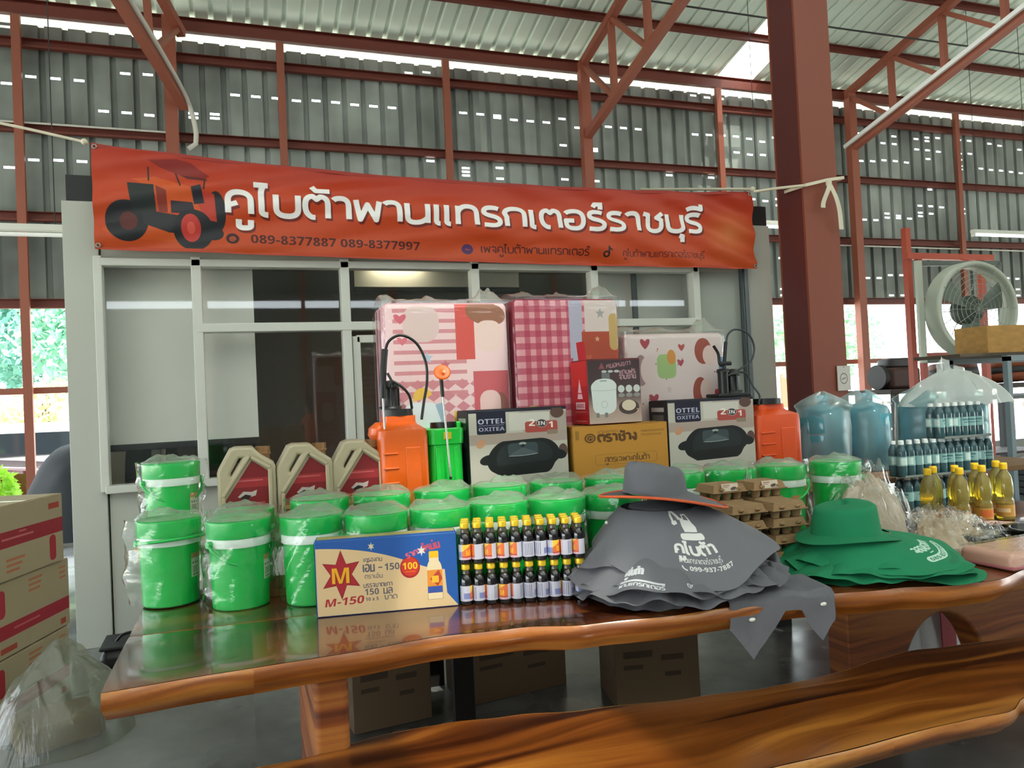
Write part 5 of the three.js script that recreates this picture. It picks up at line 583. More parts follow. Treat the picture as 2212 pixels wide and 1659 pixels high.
  mats('left folded mattress, pink with stripes, diamonds and plain patches, behind the sprayers', 0.62, 1.24, 1.0, t1, 0xcfa0a8, -3.47 - 0.05); mats('middle folded mattress in red gingham check with an orange-brown block', 1.262, 1.85, 1.02, t2, 0xa02a44, -3.48 - 0.05); mats('right folded mattress, lower and white with small dots and hearts', 1.87, 2.48, 0.835, t3, 0xd6c0bc, -3.53);
}
// ---------------------------------------------------------------- right end of the table
{ const jarM = PH(0x5aa0b0, 0.12, { transmission: 0.4 }), bagM = PH(0xd6e8ea, 0.32, { transmission: 0.88 });
  const t = thing('water_jar', 'x', 'jar', [0, 0, 0], 0, 'large blue water jars wrapped in bags');
  part('jar_body', LA([[0, 0], [0.125, 0], [0.135, 0.012], [0.135, 0.1], [0.128, 0.108], [0.135, 0.116], [0.135, 0.23], [0.128, 0.238], [0.135, 0.246], [0.135, 0.33], [0.115, 0.375], [0.05, 0.4], [0.034, 0.41], [0.034, 0.43], [0, 0.43]], 32), jarM, t); part('cap', CY(0.036, 0.036, 0.035, 0, 0.44, 0), S(0x8fb4c0, 0.5), t);
  const wrap = (s) => grid(44, 18, (u, v) => { const a = u * 2 * Math.PI, c = Math.cos(a), q = Math.sin(a); const r = (v < 0.8 ? 0.142 + 0.022 * Math.max(0, fbm(c * 2 + s, q * 2 + v * 3, 3) - 0.35) : 0.15 * (1 - Math.pow((v - 0.8) / 0.2, 1.5)) + 0.02) + 0.02 * v * Math.cos(a - 1 - s); return [r * q, 0.003 + 0.46 * Math.pow(v, 0.85) + 0.02 * Math.sin(a * 3 + s) * v * v, r * c]; }, true);
  part('plastic_bag', wrap(1), bagM, t); const P = [[3.17, 'leftmost of the blue water jars in misty bags, beside the orange tank'], [3.53, 'second blue water jar from the left in a misty bag'], [3.93, 'third blue water jar, behind the bottled water packs'], [4.3, 'rightmost blue water jar under the tied white bag']];
  P.forEach(([x, l], i) => (i ? copy(t, [x, TR, -3.64 - 0.02 * (i % 2)], i * 1.9, l) : (t.position.set(x, TR, -3.62), (t.userData.label = l))));
  const b = thing('plastic_bag', 'white translucent bag tied over the rightmost water jars with its edge hanging down', 'bag', [4.17, TR + 0.45, -3.6]); const wm = PH(0xe9efec, 0.4, { transmission: 0.55 });
  part('bag_top', grid(50, 14, (u, v) => { const a = u * 2 * Math.PI, r = 0.37 * (1 - v) + 0.02, f = 1 + 0.12 * Math.sin(a * 7) * (1 - v); return [r * Math.sin(a) * f, 0.13 * Math.pow(v, 0.6) - 0.09 * Math.pow(1 - v, 3) + 0.015 * (fbm(a * 3, v * 4, 3) - 0.4), 0.5 * r * Math.cos(a) * f]; }, true), wm, b);
  part('bag_ear', crumple(grid(16, 10, (u, v) => [-0.12 + 0.1 * u - 0.02 * v, 0.08 + 0.13 * v * (1 - 0.5 * Math.abs(u - 0.5)), 0.02 * Math.sin(u * 7)]), 0.03, 14, 2), wm, b); part('bag_ear', crumple(grid(16, 10, (u, v) => [0.0 + 0.17 * u, 0.06 + 0.09 * v * (1 - 0.4 * u), 0.03 * Math.sin(u * 6)]), 0.03, 14, 5), wm, b);
  part('bag_edge', crumple(grid(6, 24, (u, v) => [0.36 + 0.035 * u + 0.02 * v, -0.06 - 0.42 * v, 0.38 * Math.min(1, v * 3) + 0.05 * u]), 0.012, 9, 3), wm, b);
}
{ // small drinking-water bottles, three tiers
  const body = PH(0x4a7078, 0.12, { transmission: 0.5 }), cp = S(0xd5dcdc, 0.45), lb = S(0xffffff, 0.4, { map: canvasTex(96, 48, (x) => { x.fillStyle = '#7ea6a4'; x.fillRect(0, 0, 96, 48); x.fillStyle = '#b9d0cc'; x.fillRect(8, 6, 26, 36); x.fillStyle = '#3f6a70'; x.fillRect(44, 10, 40, 8); x.fillRect(48, 26, 30, 5); }) });
  const t = thing('water_bottle', 'x', 'bottle', [0, 0, 0], 0, 'small clear water bottles in packs');
  part('bottle_body', LA([[0, 0], [0.022, 0], [0.025, 0.006], [0.0245, 0.03], [0.0255, 0.034], [0.0245, 0.04], [0.025, 0.13], [0.022, 0.148], [0.012, 0.17], [0.011, 0.178], [0, 0.178]], 16), body, t); part('cap', CY(0.0135, 0.0135, 0.018, 0, 0.183, 0, 14), cp, t); part('label', new THREE.CylinderGeometry(0.0254, 0.0254, 0.05, 16, 1, true).translate(0, 0.085, 0), lb, t);
  t.scale.set(1, 0.953, 1); let first = true; const tier = ['bottom', 'middle', 'top'], o = ['first', 'second', 'third', 'fourth', 'fifth', 'sixth', 'seventh', 'eighth', 'ninth', 'tenth', 'eleventh', 'twelfth'];
  const X0 = [3.22, 3.19, 3.46], N = [8, 12, 6];
  for (let k = 0; k < 3; k++) for (let r = 0; r < 2; r++) for (let i = 0; i < N[k]; i++) { const q = [X0[k] + i * 0.0515, TY + k * 0.183, -3.085 - r * 0.053 + 0.05 * i * 0.0515], L = o[i] + ' small water bottle from the left, ' + (r ? 'back' : 'front') + ' row of the ' + tier[k] + ' pack tier'; if (first) { t.position.set(...q); t.userData.label = L; first = false; } else copy(t, q, hash(i, k) * 6, L); }
  for (const [k, z] of [[1, -3.11], [2, -3.11]]) { const s = thing('cardboard_sheet', 'thin grey cardboard sheet under the ' + tier[k] + ' tier of water bottles', 'cardboard', [X0[k] + (N[k] - 1) * 0.02575, TY + k * 0.183 - 0.0006, z + 0.015], -0.05); part('sheet', BX(N[k] * 0.0515, 0.0012, 0.14), S(0x6a7470, 0.8), s); part('fold', BX(N[k] * 0.0515, 0.012, 0.0012, 0, 0.006, 0.07), S(0x6a7470, 0.8), s); }
}
{ // cooking oil bottles
  const oil = PH(0xdcd080, 0.08, { transmission: 0.8, thickness: 0.05, attenuationColor: new THREE.Color(0.72, 0.62, 0.1), attenuationDistance: 0.07, ior: 1.4 }), cp = S(0xe8ba14, 0.45), lb = S(0xffffff, 0.4, { map: canvasTex(96, 48, (x) => { x.fillStyle = '#b7873c'; x.fillRect(0, 0, 96, 48); x.fillStyle = '#c4622e'; x.fillRect(10, 8, 34, 28); x.fillStyle = '#d6b890'; x.fillRect(50, 14, 36, 16); }) });
  const t = thing('oil_bottle', 'x', 'bottle', [0, 0, 0], 0, 'yellow cooking oil bottles');
  part('bottle_body', LA([[0, 0], [0.034, 0], [0.038, 0.006], [0.038, 0.09], [0.033, 0.1], [0.033, 0.112], [0.037, 0.122], [0.037, 0.165], [0.03, 0.205], [0.015, 0.232], [0.0135, 0.245], [0, 0.245]], 22), oil, t); part('cap', LA([[0.0165, 0.238], [0.017, 0.26], [0.0155, 0.268], [0, 0.268]], 18), cp, t); part('label', new THREE.CylinderGeometry(0.0384, 0.0384, 0.055, 20, 1, true).translate(0, 0.045, 0), lb, t);
  const P = [[2.97, -2.73], [3.085, -2.66], [3.16, -2.75], [3.06, -2.78], [3.235, -2.67], [3.3, -2.76], [3.385, -2.68], [3.45, -2.77]], W = ['leftmost yellow oil bottle, beside the bottom water pack', 'second yellow oil bottle from the left in the front line', 'yellow oil bottle behind the second and third of the front line', 'yellow oil bottle behind the two leftmost ones', 'third yellow oil bottle from the left in the front line', 'yellow oil bottle behind the third of the front line', 'yellow oil bottle at the right of the front line', 'yellow oil bottle farthest right in the back line'];
  P.forEach(([x, z], i) => (i ? copy(t, [x, TY, z], i * 1.1, W[i]) : (t.position.set(x, TY, z), (t.userData.label = W[i]))));
}
{ const foil = PH(0x17170f, 0.15, { clearcoat: 0.6 }), kraft = card([176, 150, 120], 2);
  const t = thing('plastic_bag', 'clear crinkled bag of folded grey hats between egg cartons and water bottles', 'bag', [2.5, TY, -2.6]); part('folded_cloth', crumple(RB(0.34, 0.09, 0.2, 0, 0.05, 0, 0.03, 4), 0.03, 12, 4), S(0x4a4446, 0.9), t); const h1 = heap(0.46, 0.3, 0.3, 44, 0.04, 4, 3); part('clear_film', h1, filmM, t); part('beige_lining', heap(0.42, 0.27, 0.26, 30, 0.02, 3, 8), PH(0xc9b9a0, 0.6, { transmission: 0.3 }), t);
  const f = thing('plastic_film', 'crumpled clear film lying open on the table right of the green hats', 'film', [2.76, TY, -2.5], -0.6); part('film_sheet', heap(0.56, 0.13, 0.5, 56, 0.05, 6, 5, 1.5), filmM, f); part('beige_paper', heap(0.44, 0.09, 0.4, 40, 0.03, 5, 7, 1.5), S(0xb5a288, 0.8), f); part('paper_insert', crumple(RB(0.2, 0.02, 0.14, -0.05, 0.012, 0.02, 0.004), 0.012, 14, 1), S(0xb89a78, 0.8), f);
  const f2 = thing('plastic_film', 'small twist of clear film between the egg cartons and the green crown', 'film', [1.98, TY + 0.0, -2.72], 0.3); part('film_sheet', heap(0.22, 0.3, 0.14, 34, 0.05, 7, 9, 1.6), filmMilk, f2); part('paper_insert', RB(0.1, 0.1, 0.01, 0, 0.06, 0, 0.003), S(0xc9a890, 0.8), f2);
  for (const [i, x, z, tn, l] of [[0, 2.83, -2.38, 0.4, 'black glossy packet lying right of the crumpled film'], [1, 3.06, -2.45, -0.3, 'black glossy packet with a pink paper corner near the oil bottles'], [2, 3.02, -2.58, 0.2, 'black glossy packet partly under the crumpled film by the bottles']]) { const p = thing('foil_packet', l, 'packet', [x, TY, z], tn, 'black glossy packets'); part('packet', crumple(new RoundedBoxGeometry(0.22, 0.035, 0.16, 8, 0.014).translate(0, 0.022, 0), 0.022, 17, i * 3), foil, p); part('sealed_edge', crumple(BX(0.03, 0.003, 0.16, 0.12, 0.02, 0), 0.006, 20, i), foil, p); if (i === 1) part('paper_corner', crumple(BX(0.14, 0.002, 0.12, -0.02, 0.05, -0.03).rotateY(0.4), 0.03, 10, 5), S(0xc09a90, 0.8), p); }
  const c = thing('folded_cushion', 'pale pink flat cushion pack in film at the right table edge', 'cushion', [2.72, TY, -2.06], 0.06); part('cushion', new RoundedBoxGeometry(0.5, 0.06, 0.2, 4, 0.02).translate(0, 0.032, 0), S(0xd0a08c, 0.8), c); part('side_piping', RB(0.5, 0.012, 0.205, 0, 0.012, 0, 0.005), S(0xb86a74, 0.8), c); part('film_wrap', crumple(new RoundedBoxGeometry(0.52, 0.068, 0.215, 6, 0.022).translate(0, 0.034, 0), 0.012, 13, 2), filmM, c);
  const k = thing('black_pan', 'black round pan at the far right edge of the table', 'pan', [3.02, TY, -2.24]); part('pan_bowl', LA([[0, 0], [0.08, 0], [0.11, 0.03], [0.115, 0.06], [0.108, 0.06], [0.1, 0.035], [0.07, 0.01], [0, 0.01]], 32), M.blackGloss, k); part('handle', beam([0.11, 0.05, 0], [0.27, 0.06, -0.02], 0.025, 0.015, 0.005), M.blackGloss, k);
}
// ---------------------------------------------------------------- left side and floor
{
  const sideTex = canvasTex(650, 345, (x, W, H) => { x.fillStyle = '#a89a7c'; x.fillRect(0, 0, W, H); x.fillStyle = '#98222e'; x.fillRect(0, 118, W, 76); x.fillStyle = '#c46a6c'; x.fillRect(120, 150, 260, 10); x.fillRect(260, 128, 60, 8); x.fillStyle = '#a8262e'; x.beginPath(); x.roundRect(520, 200, 60, 130, 24); x.fill(); x.fillStyle = '#a8402e'; x.fillRect(520, 34, 100, 30); x.fillStyle = '#b8704c'; for (let k = 0; k < 3; k++) x.fillRect(150, 250 + k * 26, 150 - k * 22, 12); x.fillStyle = '#a89878'; x.fillRect(0, 0, W, 6); });
  const sideTex2 = canvasTex(650, 345, (x, W, H) => { x.fillStyle = '#a69878'; x.fillRect(0, 0, W, H); x.fillStyle = '#a02030'; x.fillRect(0, 196, W, 66); x.fillStyle = '#c05a5c'; x.fillRect(150, 222, 220, 10); x.fillStyle = '#a82434'; x.beginPath(); x.roundRect(20, 30, 66, 130, 26); x.fill(); x.fillStyle = '#b07048'; for (let k = 0; k < 3; k++) { x.fillRect(280, 24 + k * 26, 120 - k * 12, 12); x.fillRect(560, 26 + k * 26, 60, 10); } x.fillStyle = '#a4402c'; x.fillRect(40, 300, 130, 26); x.fillRect(560, 300, 50, 30); });
  const a = -0.284, u = V(Math.sin(a), 0, Math.cos(a)), w = V(-Math.cos(a), 0, Math.sin(a));
  const put = (i, y, far, label, tex) => { const c = far.clone().addScaledVector(u, 0.325).addScaledVector(w, 0.2); carton('cardboard_box', label, 0.4, 0.345, 0.65, [c.x, y, c.z], a, { base: cardPale, right: S(0xffffff, 0.75, { map: tex }), front: cardPale }, 'stacked cardboard boxes on the left'); };
  put(0, 0, V(-0.92, 0, -4.68), 'bottom cardboard box of the left stack, behind the clear bag', sideTex2); put(1, 0.3535, V(-0.915, 0, -4.7), 'middle cardboard box of the left stack with a low red band', sideTex2); put(2, 0.707, V(-0.92, 0, -4.63), 'top cardboard box of the left stack with a red band and open flap edge', sideTex);
  const b = thing('plastic_bag', 'big clear plastic bag slumped on the floor in front of the stacked boxes', 'bag', [-0.82, 0.001, -3.98], 0.4); const g = heap(0.62, 0.38, 0.5, 44, 0.012, 1.6, 6, 2.6); part('bag_film', g, PH(0xd4d8cc, 0.2, { transmission: 0.86, bumpMap: filmBump, bumpScale: 0.004 }), b); part('inner_cardboard', crumple(RB(0.34, 0.12, 0.3, -0.02, 0.065, -0.02, 0.03, 3), 0.02, 6, 1), S(0x80694c, 0.85), b); part('bag_fold', crumple(grid(14, 14, (p, q) => [0.1 + 0.3 * p, 0.03 + 0.26 * q * (1 - p * 0.4), 0.1 - 0.25 * p]), 0.06, 8, 3), filmMilk, b);
  const s = thing('black_strap', 'black strap lying on the floor beside the clear bag', 'strap', [-0.78, 0, -4.05], 0); part('webbing', TU([[-0.3, 0.012, 0.1], [-0.1, 0.015, 0.03], [0.08, 0.015, -0.15], [0.13, 0.02, -0.3]], 0.014, 30), M.black, s); part('buckle', RB(0.07, 0.02, 0.04, 0.13, 0.014, -0.3, 0.006), M.black, s);
  const k = thing('black_bag', 'dark bag lying on the floor against the office corner', 'bag', [-0.66, 0.0, -5.1]); part('bag_body', crumple(RB(0.3, 0.12, 0.4, 0, 0.06, 0, 0.05, 5), 0.04, 7, 2), M.black, k); part('bag_flap', crumple(RB(0.32, 0.02, 0.3, 0, 0.125, 0.03, 0.008, 4), 0.03, 8, 4), M.darkGrey, k); part('handle', TU([[-0.1, 0.12, 0.05], [-0.05, 0.17, 0.06], [0.05, 0.17, 0.06], [0.1, 0.12, 0.05]], 0.008, 20), M.black, k);
  const m = thing('covered_motorbike', 'motorbike under a dark grey cover behind the left boxes', 'motorbike', [-1.28, 0, -8.0]); part('cover', ((g) => crumple(g, 0.16, 2.2, 4))(grid(40, 16, (p, q) => { const A = p * 2 * Math.PI, r = Math.pow(Math.sin(q * Math.PI / 2), 0.5); const h = 1.27 * Math.pow(Math.cos(q * Math.PI / 2), 0.6); return [0.62 * r * Math.sin(A) * (1 + 0.08 * Math.sin(A * 5) * q) + 0.25 * (1 - q), 0.42 + (h - 0.0) * 0.67, 0.8 * r * Math.cos(A)]; }, true)), S(0x1c2328, 0.75), m); for (const z of [-0.5, 0.5]) part('wheel', new THREE.TorusGeometry(0.24, 0.06, 12, 30).rotateY(Math.PI / 2).translate(0, 0.3, z), M.black, m); part('frame', RB(0.2, 0.25, 0.8, 0, 0.45, 0, 0.05), M.darkGrey, m);
  // under the table
  const dc = card([92, 72, 50], 4);
  const prn = S(0xffffff, 0.8, { map: canvasTex(256, 128, (x) => { x.fillStyle = '#6e5840'; x.fillRect(0, 0, 256, 128); x.fillStyle = '#4a3a2a'; x.fillRect(24, 30, 90, 12); x.fillRect(24, 54, 60, 8); x.fillRect(140, 40, 70, 10); x.fillRect(150, 70, 50, 8); }) });
  carton('cardboard_box', 'dim cardboard box on the floor under the table left of the dark leg', 0.36, 0.33, 0.3, [0.57, 0, -3.62], 0.1, { base: dc, front: prn }, 'cardboard boxes under the table'); carton('cardboard_box', 'long printed cardboard box on the floor under the middle of the table', 0.52, 0.3, 0.32, [1.2, 0, -3.72], 0.12, { base: dc, front: prn }, 'cardboard boxes under the table'); carton('cardboard_box', 'cardboard box on the floor under the table towards the right slab leg', 0.4, 0.34, 0.3, [1.78, 0, -3.3], -0.2, { base: dc, front: prn }, 'cardboard boxes under the table');
  const wb = thing('shopping_bag', 'white bag with a red stripe seen through the arch of the right table leg', 'bag', [3.35, 0, -3.1], 0.2); part('bag_body', crumple(loft([[0.0, 0.42, 0.16], [0.01, 0.44, 0.18], [0.3, 0.42, 0.12], [0.32, 0.4, 0.1]], 0.3, 40), 0.02, 8, 1), S(0xd8d8d4, 0.6), wb); part('red_stripe', crumple(BX(0.12, 0.3, 0.006, -0.02, 0.16, 0.094), 0.01, 8, 1), S(0xa81c28, 0.6), wb); for (const x of [-0.08, 0.08]) part('handle', TU([[x, 0.31, 0], [x * 1.1, 0.38, 0.01], [x * 0.4, 0.4, 0.01]], 0.006, 14), M.white, wb);
}
// ---------------------------------------------------------------- fan, lamps, shelf on the right
{
  const t = thing('industrial_fan', 'large round drum fan with a pale ring hanging at the right', 'fan', [7.62, 2.18, -6.3], -0.12); const pale = S(0xb4bcae, 0.45), mesh = S(0x8c968c, 0.4, { metalness: 0.4 });
  part('outer_ring', LA([[0.47, -0.1], [0.52, -0.1], [0.53, -0.08], [0.53, 0.08], [0.52, 0.1], [0.47, 0.1], [0.465, 0]].concat([[0.47, -0.1]]), 48).rotateX(Math.PI / 2), pale, t);
  for (let k = 1; k < 9; k++) part('guard_ring', new THREE.TorusGeometry(0.055 * k, 0.003, 6, 44).translate(0, 0, 0.1), mesh, t); for (let k = 0; k < 12; k++) part('guard_wire', rod([0, 0, 0.105], [0.49 * Math.cos(k * 0.5236), 0.49 * Math.sin(k * 0.5236), 0.1], 0.003, 6), mesh, t);
  part('motor', LA([[0, -0.16], [0.14, -0.16], [0.16, -0.12], [0.16, 0.0], [0.1, 0.03], [0.05, 0.06], [0, 0.06]], 28).rotateX(Math.PI / 2), S(0x4a544e, 0.5), t);
  for (let k = 0; k < 3; k++) { const g = grid(10, 6, (u, v) => { const r = 0.1 + 0.34 * u, a = (v - 0.5) * (0.9 - 0.2 * u); return [r * Math.cos(a), r * Math.sin(a), 0.09 * (v - 0.5) + 0.01]; }); g.rotateZ(k * 2.094 + 0.4); part('blade', g, S(0x6d776f, 0.45), t); }
  part('square_plate', merge([BX(1.06, 0.05, 0.04, 0, -0.54, -0.14), BX(1.06, 0.05, 0.04, 0, 0.54, -0.14), BX(0.05, 1.1, 0.04, -0.53, 0, -0.14), BX(0.05, 1.1, 0.04, 0.53, 0, -0.14)]), S(0x5b625e, 0.5), t); part('pale_upright', BX(0.07, 1.12, 0.04, -0.6, 0.0, -0.06), pale, t); part('back_guard', merge([0, 1, 2, 3, 4, 5].map((k) => rod([-0.5 * Math.cos(k * 0.5236), -0.5 * Math.sin(k * 0.5236), -0.13], [0.5 * Math.cos(k * 0.5236), 0.5 * Math.sin(k * 0.5236), -0.13], 0.004, 6))), mesh, t);
  const f = thing('fan_stand', 'orange steel frame that the big fan hangs in', 'frame', [7.85, 0, -6.85]); const o = S(0xb0442a, 0.5); part('upright', BX(0.07, 3.2, 0.07, -0.52, 1.6, 0), o, f); part('upright', BX(0.06, 2.9, 0.06, -0.38, 1.45, 0.02), o, f); part('upright', BX(0.07, 2.86, 0.07, 0.62, 1.43, 0), o, f); part('top_bar', BX(1.35, 0.07, 0.07, 0.1, 2.87, 0.03), o, f); part('foot', BX(0.1, 0.05, 0.9, -0.52, 0.025, 0), o, f); part('foot', BX(0.1, 0.05, 0.9, 0.62, 0.025, 0), o, f); part('hanger', rod([0.25, 2.85, 0.03], [0.25, 2.75, 0.3], 0.012), o, f); part('cross_bar', BX(1.2, 0.05, 0.05, 0.05, 1.72, 0), o, f);
  const tube = (name, label, p, L, turn) => { const q = thing('fluorescent_lamp', label, 'lamp', p, turn, 'hanging fluorescent lamps'); part('batten', RB(L, 0.05, 0.06, 0, 0.05, 0, 0.006), M.white, q); part('tube', new THREE.CylinderGeometry(0.016, 0.016, L - 0.08, 14).rotateZ(Math.PI / 2), S(0xffffff, 0.3, { emissive: 0xf2fbff, emissiveIntensity: label.includes('pale unlit') ? 0 : 1.1 }), q); for (const s of [-1, 1]) { part('lamp_holder', BX(0.03, 0.06, 0.05, s * (L / 2 - 0.02), 0.01, 0), M.white, q); part('hanging_wire', rod([s * L * 0.4, 0.07, 0], [s * L * 0.4, roofY(p[2]) - p[1] - 0.04, 0], 0.004, 6), M.darkGrey, q); } if (!label.includes('pale unlit')) { const l = new THREE.RectAreaLight(0xf2fbff, 2.0, L - 0.1, 0.03); l.position.set(p[0], p[1] - 0.02, p[2]); l.lookAt(p[0], 0, p[2]); scene.add(l); } return q; };
  tube('', 'fluorescent lamp hanging right of the office beside the red column', [6.55, 3.45, -8.0], 0.9, 0); tube('', 'fluorescent lamp hanging above the big fan at the right edge', [10.4, 3.44, -8.0], 1.25, 0); tube('', 'pale unlit lamp hanging at the far left beside the office', [-1.75, 2.82, -6.5], 1.2, 0);
  const s = thing('steel_rack', 'grey-blue steel rack at the right edge with boxes on top', 'rack', [6.95, -0.09, -5.35]); const gm = S(0x6d7f86, 0.45); for (const [x, z] of [[-0.45, 0.3], [0.75, 0.3], [-0.45, -0.3], [0.75, -0.3]]) part('post', BX(0.05, 1.7, 0.05, x, 0.85, z), gm, s); for (const y of [0.35, 1.33]) part('shelf', RB(1.25, 0.03, 0.62, 0.15, y, 0, 0.004), S(0x46504f, 0.5), s); for (const z of [0.3, -0.3]) part('top_rail', BX(1.25, 0.05, 0.05, 0.15, 1.685, z), gm, s); part('loose_board', RB(1.5, 0.03, 0.5, -0.2, 1.7255, 0, 0.004), S(0x4a3c2c, 0.7), s);
  carton('cardboard_box', 'brown cardboard box on top of the steel rack below the fan', 0.62, 0.25, 0.36, [6.78, 1.653, -5.36], -0.05, { base: card([190, 144, 78], 6) }, 'boxes on the rack'); carton('cardboard_box', 'long low cardboard box in the rack under the top rail', 0.5, 0.12, 0.4, [7.45, 1.658, -5.36], 0.05, { base: card([184, 142, 84], 7) }, 'boxes on the rack');
  for (const [x, z, c, l, y, r] of [[9.0, -7.8, 0x5a2c1a, 'rusty coil of hose on the workbench, behind the white bag', 1.331, 0.28], [10.1, -7.8, 0x8a4424, 'orange-brown coil of hose on the workbench, behind the rack post', 1.331, 0.3]]) { const q = thing('coil', l, 'coil', [x, y, z], 0, 'coils on the workbench'); for (let k = 0; k < 3; k++) part('loop', new THREE.TorusGeometry(r - 0.02 * k, 0.062, 10, 30).rotateX(Math.PI / 2 - 0.06).translate(0.01 * k, 0.08 + 0.085 * k, 0), S(k % 2 ? 0x2a2a2c : c, 0.6), q); }
  const q = thing('engine_part', 'dark engine block parts on the lower shelf of the steel rack', 'machinery', [7.3, 0.277, -5.3]); part('block', RB(0.5, 0.3, 0.35, 0, 0.15, 0, 0.03, 3), M.darkGrey, q); for (let k = 0; k < 4; k++) part('fin', RB(0.5, 0.02, 0.38, 0, 0.08 + k * 0.06, 0, 0.006), M.galv, q); part('pulley', new THREE.CylinderGeometry(0.12, 0.12, 0.05, 24).rotateX(Math.PI / 2).translate(-0.1, 0.18, 0.2), M.darkGrey, q); part('pipe', TU([[0.1, 0.3, 0.1], [0.15, 0.42, 0.12], [0.28, 0.44, 0.1]], 0.025, 20), M.galv, q);
  const w = thing('workbench', 'dark workbench with machine parts behind the water jars', 'bench', [9.1, 0, -7.9]); part('bench_top', RB(2.9, 0.06, 0.8, 0, 1.3, 0, 0.01), S(0x3c322c, 0.7), w); for (const [x, z] of [[-1.3, 0.3], [1.3, 0.3], [-1.3, -0.3], [1.3, -0.3]]) part('leg', BX(0.07, 1.27, 0.07, x, 0.635, z), M.darkGrey, w); part('lower_shelf', RB(2.7, 0.03, 0.7, 0, 0.4, 0, 0.005), S(0x3c322c, 0.7), w);
  const e = thing('small_engine', 'dark small engine standing on the workbench behind the white bag', 'machinery', [8.15, 1.331, -7.9]); part('crankcase', RB(0.5, 0.28, 0.36, 0, 0.14, 0, 0.05, 3), S(0x4a3028, 0.6), e); part('fuel_tank', loft([[0.28, 0.4, 0.26], [0.3, 0.44, 0.3], [0.38, 0.42, 0.28], [0.4, 0.3, 0.2]], 0.5), S(0x3a3a3c, 0.5), e); part('flywheel', new THREE.CylinderGeometry(0.16, 0.16, 0.08, 28).rotateZ(Math.PI / 2).translate(-0.29, 0.16, 0), M.darkGrey, e); part('muffler', CY(0.06, 0.06, 0.2, 0.3, 0.3, 0, 18).rotateZ(0.0), S(0x6a3a28, 0.6), e);
}
{ const q = thing('tarpaulin', 'crumpled dark tarpaulin heaped between the hose coils on the workbench', 'tarpaulin', [9.56, 1.331, -8.06]); part('tarp_sheet', heap(0.42, 0.42, 0.4, 30, 0.04, 4, 3, 2.4), S(0x2c2e30, 0.7), q); part('tarp_rope', TU([[-0.3, 0.03, 0.2], [-0.1, 0.02, 0.23], [0.2, 0.03, 0.22]], 0.01, 16), M.rope, q); }
// ---------------------------------------------------------------- outside
function leafGeo(n, rx, ry, rz, cy, size, s, shell = 0.55) { const Q = []; seed = s * 7919 + 13; for (let i = 0; i < n; i++) { const a = rr(0, 6.283), b = Math.acos(rr(-1, 1)), k = Math.pow(rr(shell, 1), 0.6) * (0.75 + 0.45 * fbm(a * 2 + s, b * 3, 2)); const c = V(rx * k * Math.sin(b) * Math.cos(a), cy + ry * k * Math.cos(b), rz * k * Math.sin(b) * Math.sin(a)), t = V(rr(-1, 1), rr(-1, 1), rr(-1, 1)).normalize(), q = V(rr(-1, 1), rr(-0.4, 1), rr(-1, 1)).cross(t).normalize(), h = size * rr(0.6, 1.3); t.multiplyScalar(h); q.multiplyScalar(h * 0.45); Q.push([c.clone().sub(t).toArray(), c.clone().add(q).toArray(), c.clone().add(t).toArray(), c.clone().sub(q).toArray()]); } return quads(Q); }
const leafM = (c) => PH(c, 0.8, { transmission: 0.35 }), bark = S(0x5a4634, 0.9);
function tree(name, label, cat, x, z, rx, ry, cy, n, size, col, s, group) { const t = thing(name, label, cat, [x, -0.1, z], 0, group); part('foliage', leafGeo(n, rx, ry, rx, cy, size, s), leafM(col), t).userData.kind = 'stuff'; part('trunk', rod([0, 0, 0], [0.05 * rx, cy, 0], Math.max(0.03, rx * 0.07)), bark, t); for (let k = 0; k < 3; k++) part('branch', rod([0, cy * 0.6, 0], [rx * 0.5 * Math.cos(k * 2.1), cy + ry * 0.3, rx * 0.5 * Math.sin(k * 2.1)], Math.max(0.015, rx * 0.03)), bark, t); return t; }
tree('tree', 'tall blue-green tree far beyond the left opening, at its left edge', 'tree', -14.5, -44, 3.4, 3.6, 6.4, 2600, 0.32, 0x6fa890, 1, 'trees beyond the wall'); tree('tree', 'tall blue-green tree far beyond the left opening, next to the office corner', 'tree', -6.8, -41, 3.3, 3.6, 6.2, 2600, 0.3, 0x78b094, 2, 'trees beyond the wall'); tree('tree', 'dense dark tree between the two far trees of the left opening', 'tree', -11, -52, 3.8, 4.4, 6.8, 2400, 0.36, 0x66a090, 3, 'trees beyond the wall');
tree('bush', 'light green bush outside the left opening, nearer the office', 'bush', -3.6, -18, 1.3, 1.0, 1.5, 1500, 0.12, 0xc4d496, 4, 'bushes outside'); tree('bush', 'light green bush outside at the far left edge of the picture', 'bush', -6.4, -17, 1.2, 1.0, 1.3, 1500, 0.12, 0xccd8a0, 5, 'bushes outside'); tree('bush', 'low yellow-green plant close outside the left opening', 'bush', -3.0, -11.0, 0.4, 0.45, 0.65, 700, 0.07, 0xa8d848, 6, 'bushes outside');
tree('tree', 'pale tree outside between the red column and the fan', 'tree', 14, -26, 2.4, 2.2, 4.0, 1800, 0.22, 0xb4cc9c, 7, 'trees beyond the wall'); tree('tree', 'pale green tree seen through the ring of the fan', 'tree', 19.5, -22, 2.2, 2.0, 3.2, 1800, 0.2, 0x98c4a0, 8, 'trees beyond the wall');
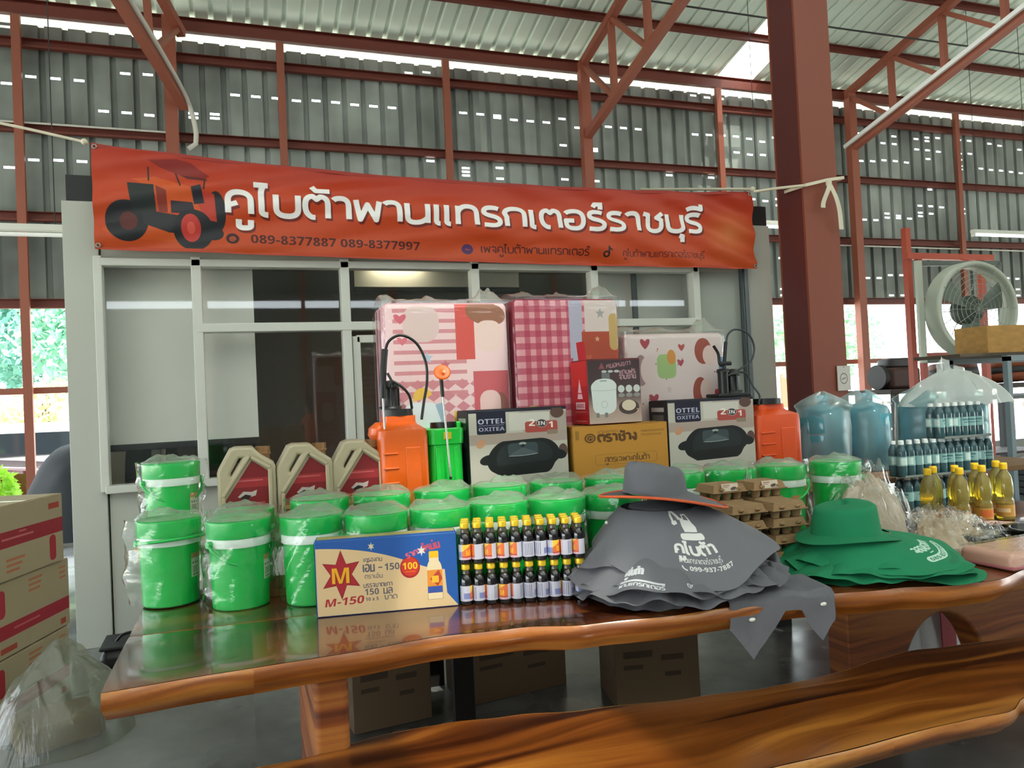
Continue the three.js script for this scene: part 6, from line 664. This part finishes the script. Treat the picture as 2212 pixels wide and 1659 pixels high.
function car(label, p, turn, col) { const t = thing('car', label, 'car', p, turn, 'parked cars outside'); const s = SH([[-2.1, 0.3], [2.1, 0.3], [2.15, 0.7], [1.9, 0.85], [1.0, 0.95], [0.45, 1.42], [-1.1, 1.45], [-1.75, 1.0], [-2.1, 0.9]]); part('car_body', EX(s, 1.5, 0.08, 3).translate(0, 0, -0.75), PH(col, 0.25, { clearcoat: 1 }), t); const gl = PH(0x1a2024, 0.05); const wdw = SH([[-1.35, 0.98], [0.75, 0.98], [0.38, 1.34], [-1.02, 1.36]]); for (const z of [-0.845, 0.84]) part('side_window', EX(wdw, 0.006, 0).translate(0, 0, z), gl, t); for (const [x, z] of [[-1.3, 0.72], [1.3, 0.72], [-1.3, -0.72], [1.3, -0.72]]) { const w = part('wheel', new THREE.TorusGeometry(0.24, 0.09, 12, 26).translate(x, 0.33, z), M.black, t); part('hub', new THREE.CylinderGeometry(0.18, 0.18, 0.12, 18).rotateX(Math.PI / 2).translate(x, 0.33, z), M.galv, w); } return t; }
car('silver car parked outside the left opening behind the covered motorbike', [-3.2, -0.1, -15.5], 0.25, 0x9aa0a4); car('dark red car parked outside just left of the covered motorbike', [-3.4, -0.1, -12.2].map((v, i) => (i === 0 ? -4.6 : v)), 0.1, 0x6a1a22);
{ const t = thing('house', 'low house with a red tiled roof outside, right of the office', 'house', [25, -0.1, -32], -0.2); part('wall', BX(6, 3.2, 4, 0, 1.6, 0), S(0xd8d2c8, 0.9), t); const r = SH([[-3.5, 3.1], [3.5, 3.1], [2.6, 4.4], [-2.6, 4.4]]); part('roof', EX(r, 5, 0.05).translate(0, 0, -2.5), S(0x9a4a38, 0.8), t); for (const x of [-1.6, 1.4]) { const w = part('window', BX(1.1, 1.1, 0.08, x, 1.7, 2.0), M.frame, t); part('pane', BX(0.95, 0.95, 0.02, x, 1.7, 2.05), PH(0x26323a, 0.1), w); } part('door', BX(0.9, 2.1, 0.06, -0.1, 1.05, 2.02), S(0x6a4a34, 0.7), t); }
{ const t = thing('fence', 'low metal railing fence outside beyond the right openings', 'fence', [18, -0.1, -15]); const fm = S(0xb08a84, 0.6); for (const y of [0.3, 1.0]) part('rail', BX(14, 0.05, 0.05, 0, y, 0), fm, t); for (let k = 0; k < 36; k++) part('baluster', BX(0.05, 1.05, 0.04, -7 + k * 0.4, 0.525, 0.03), fm, t); }
renderer.render(scene, camera);
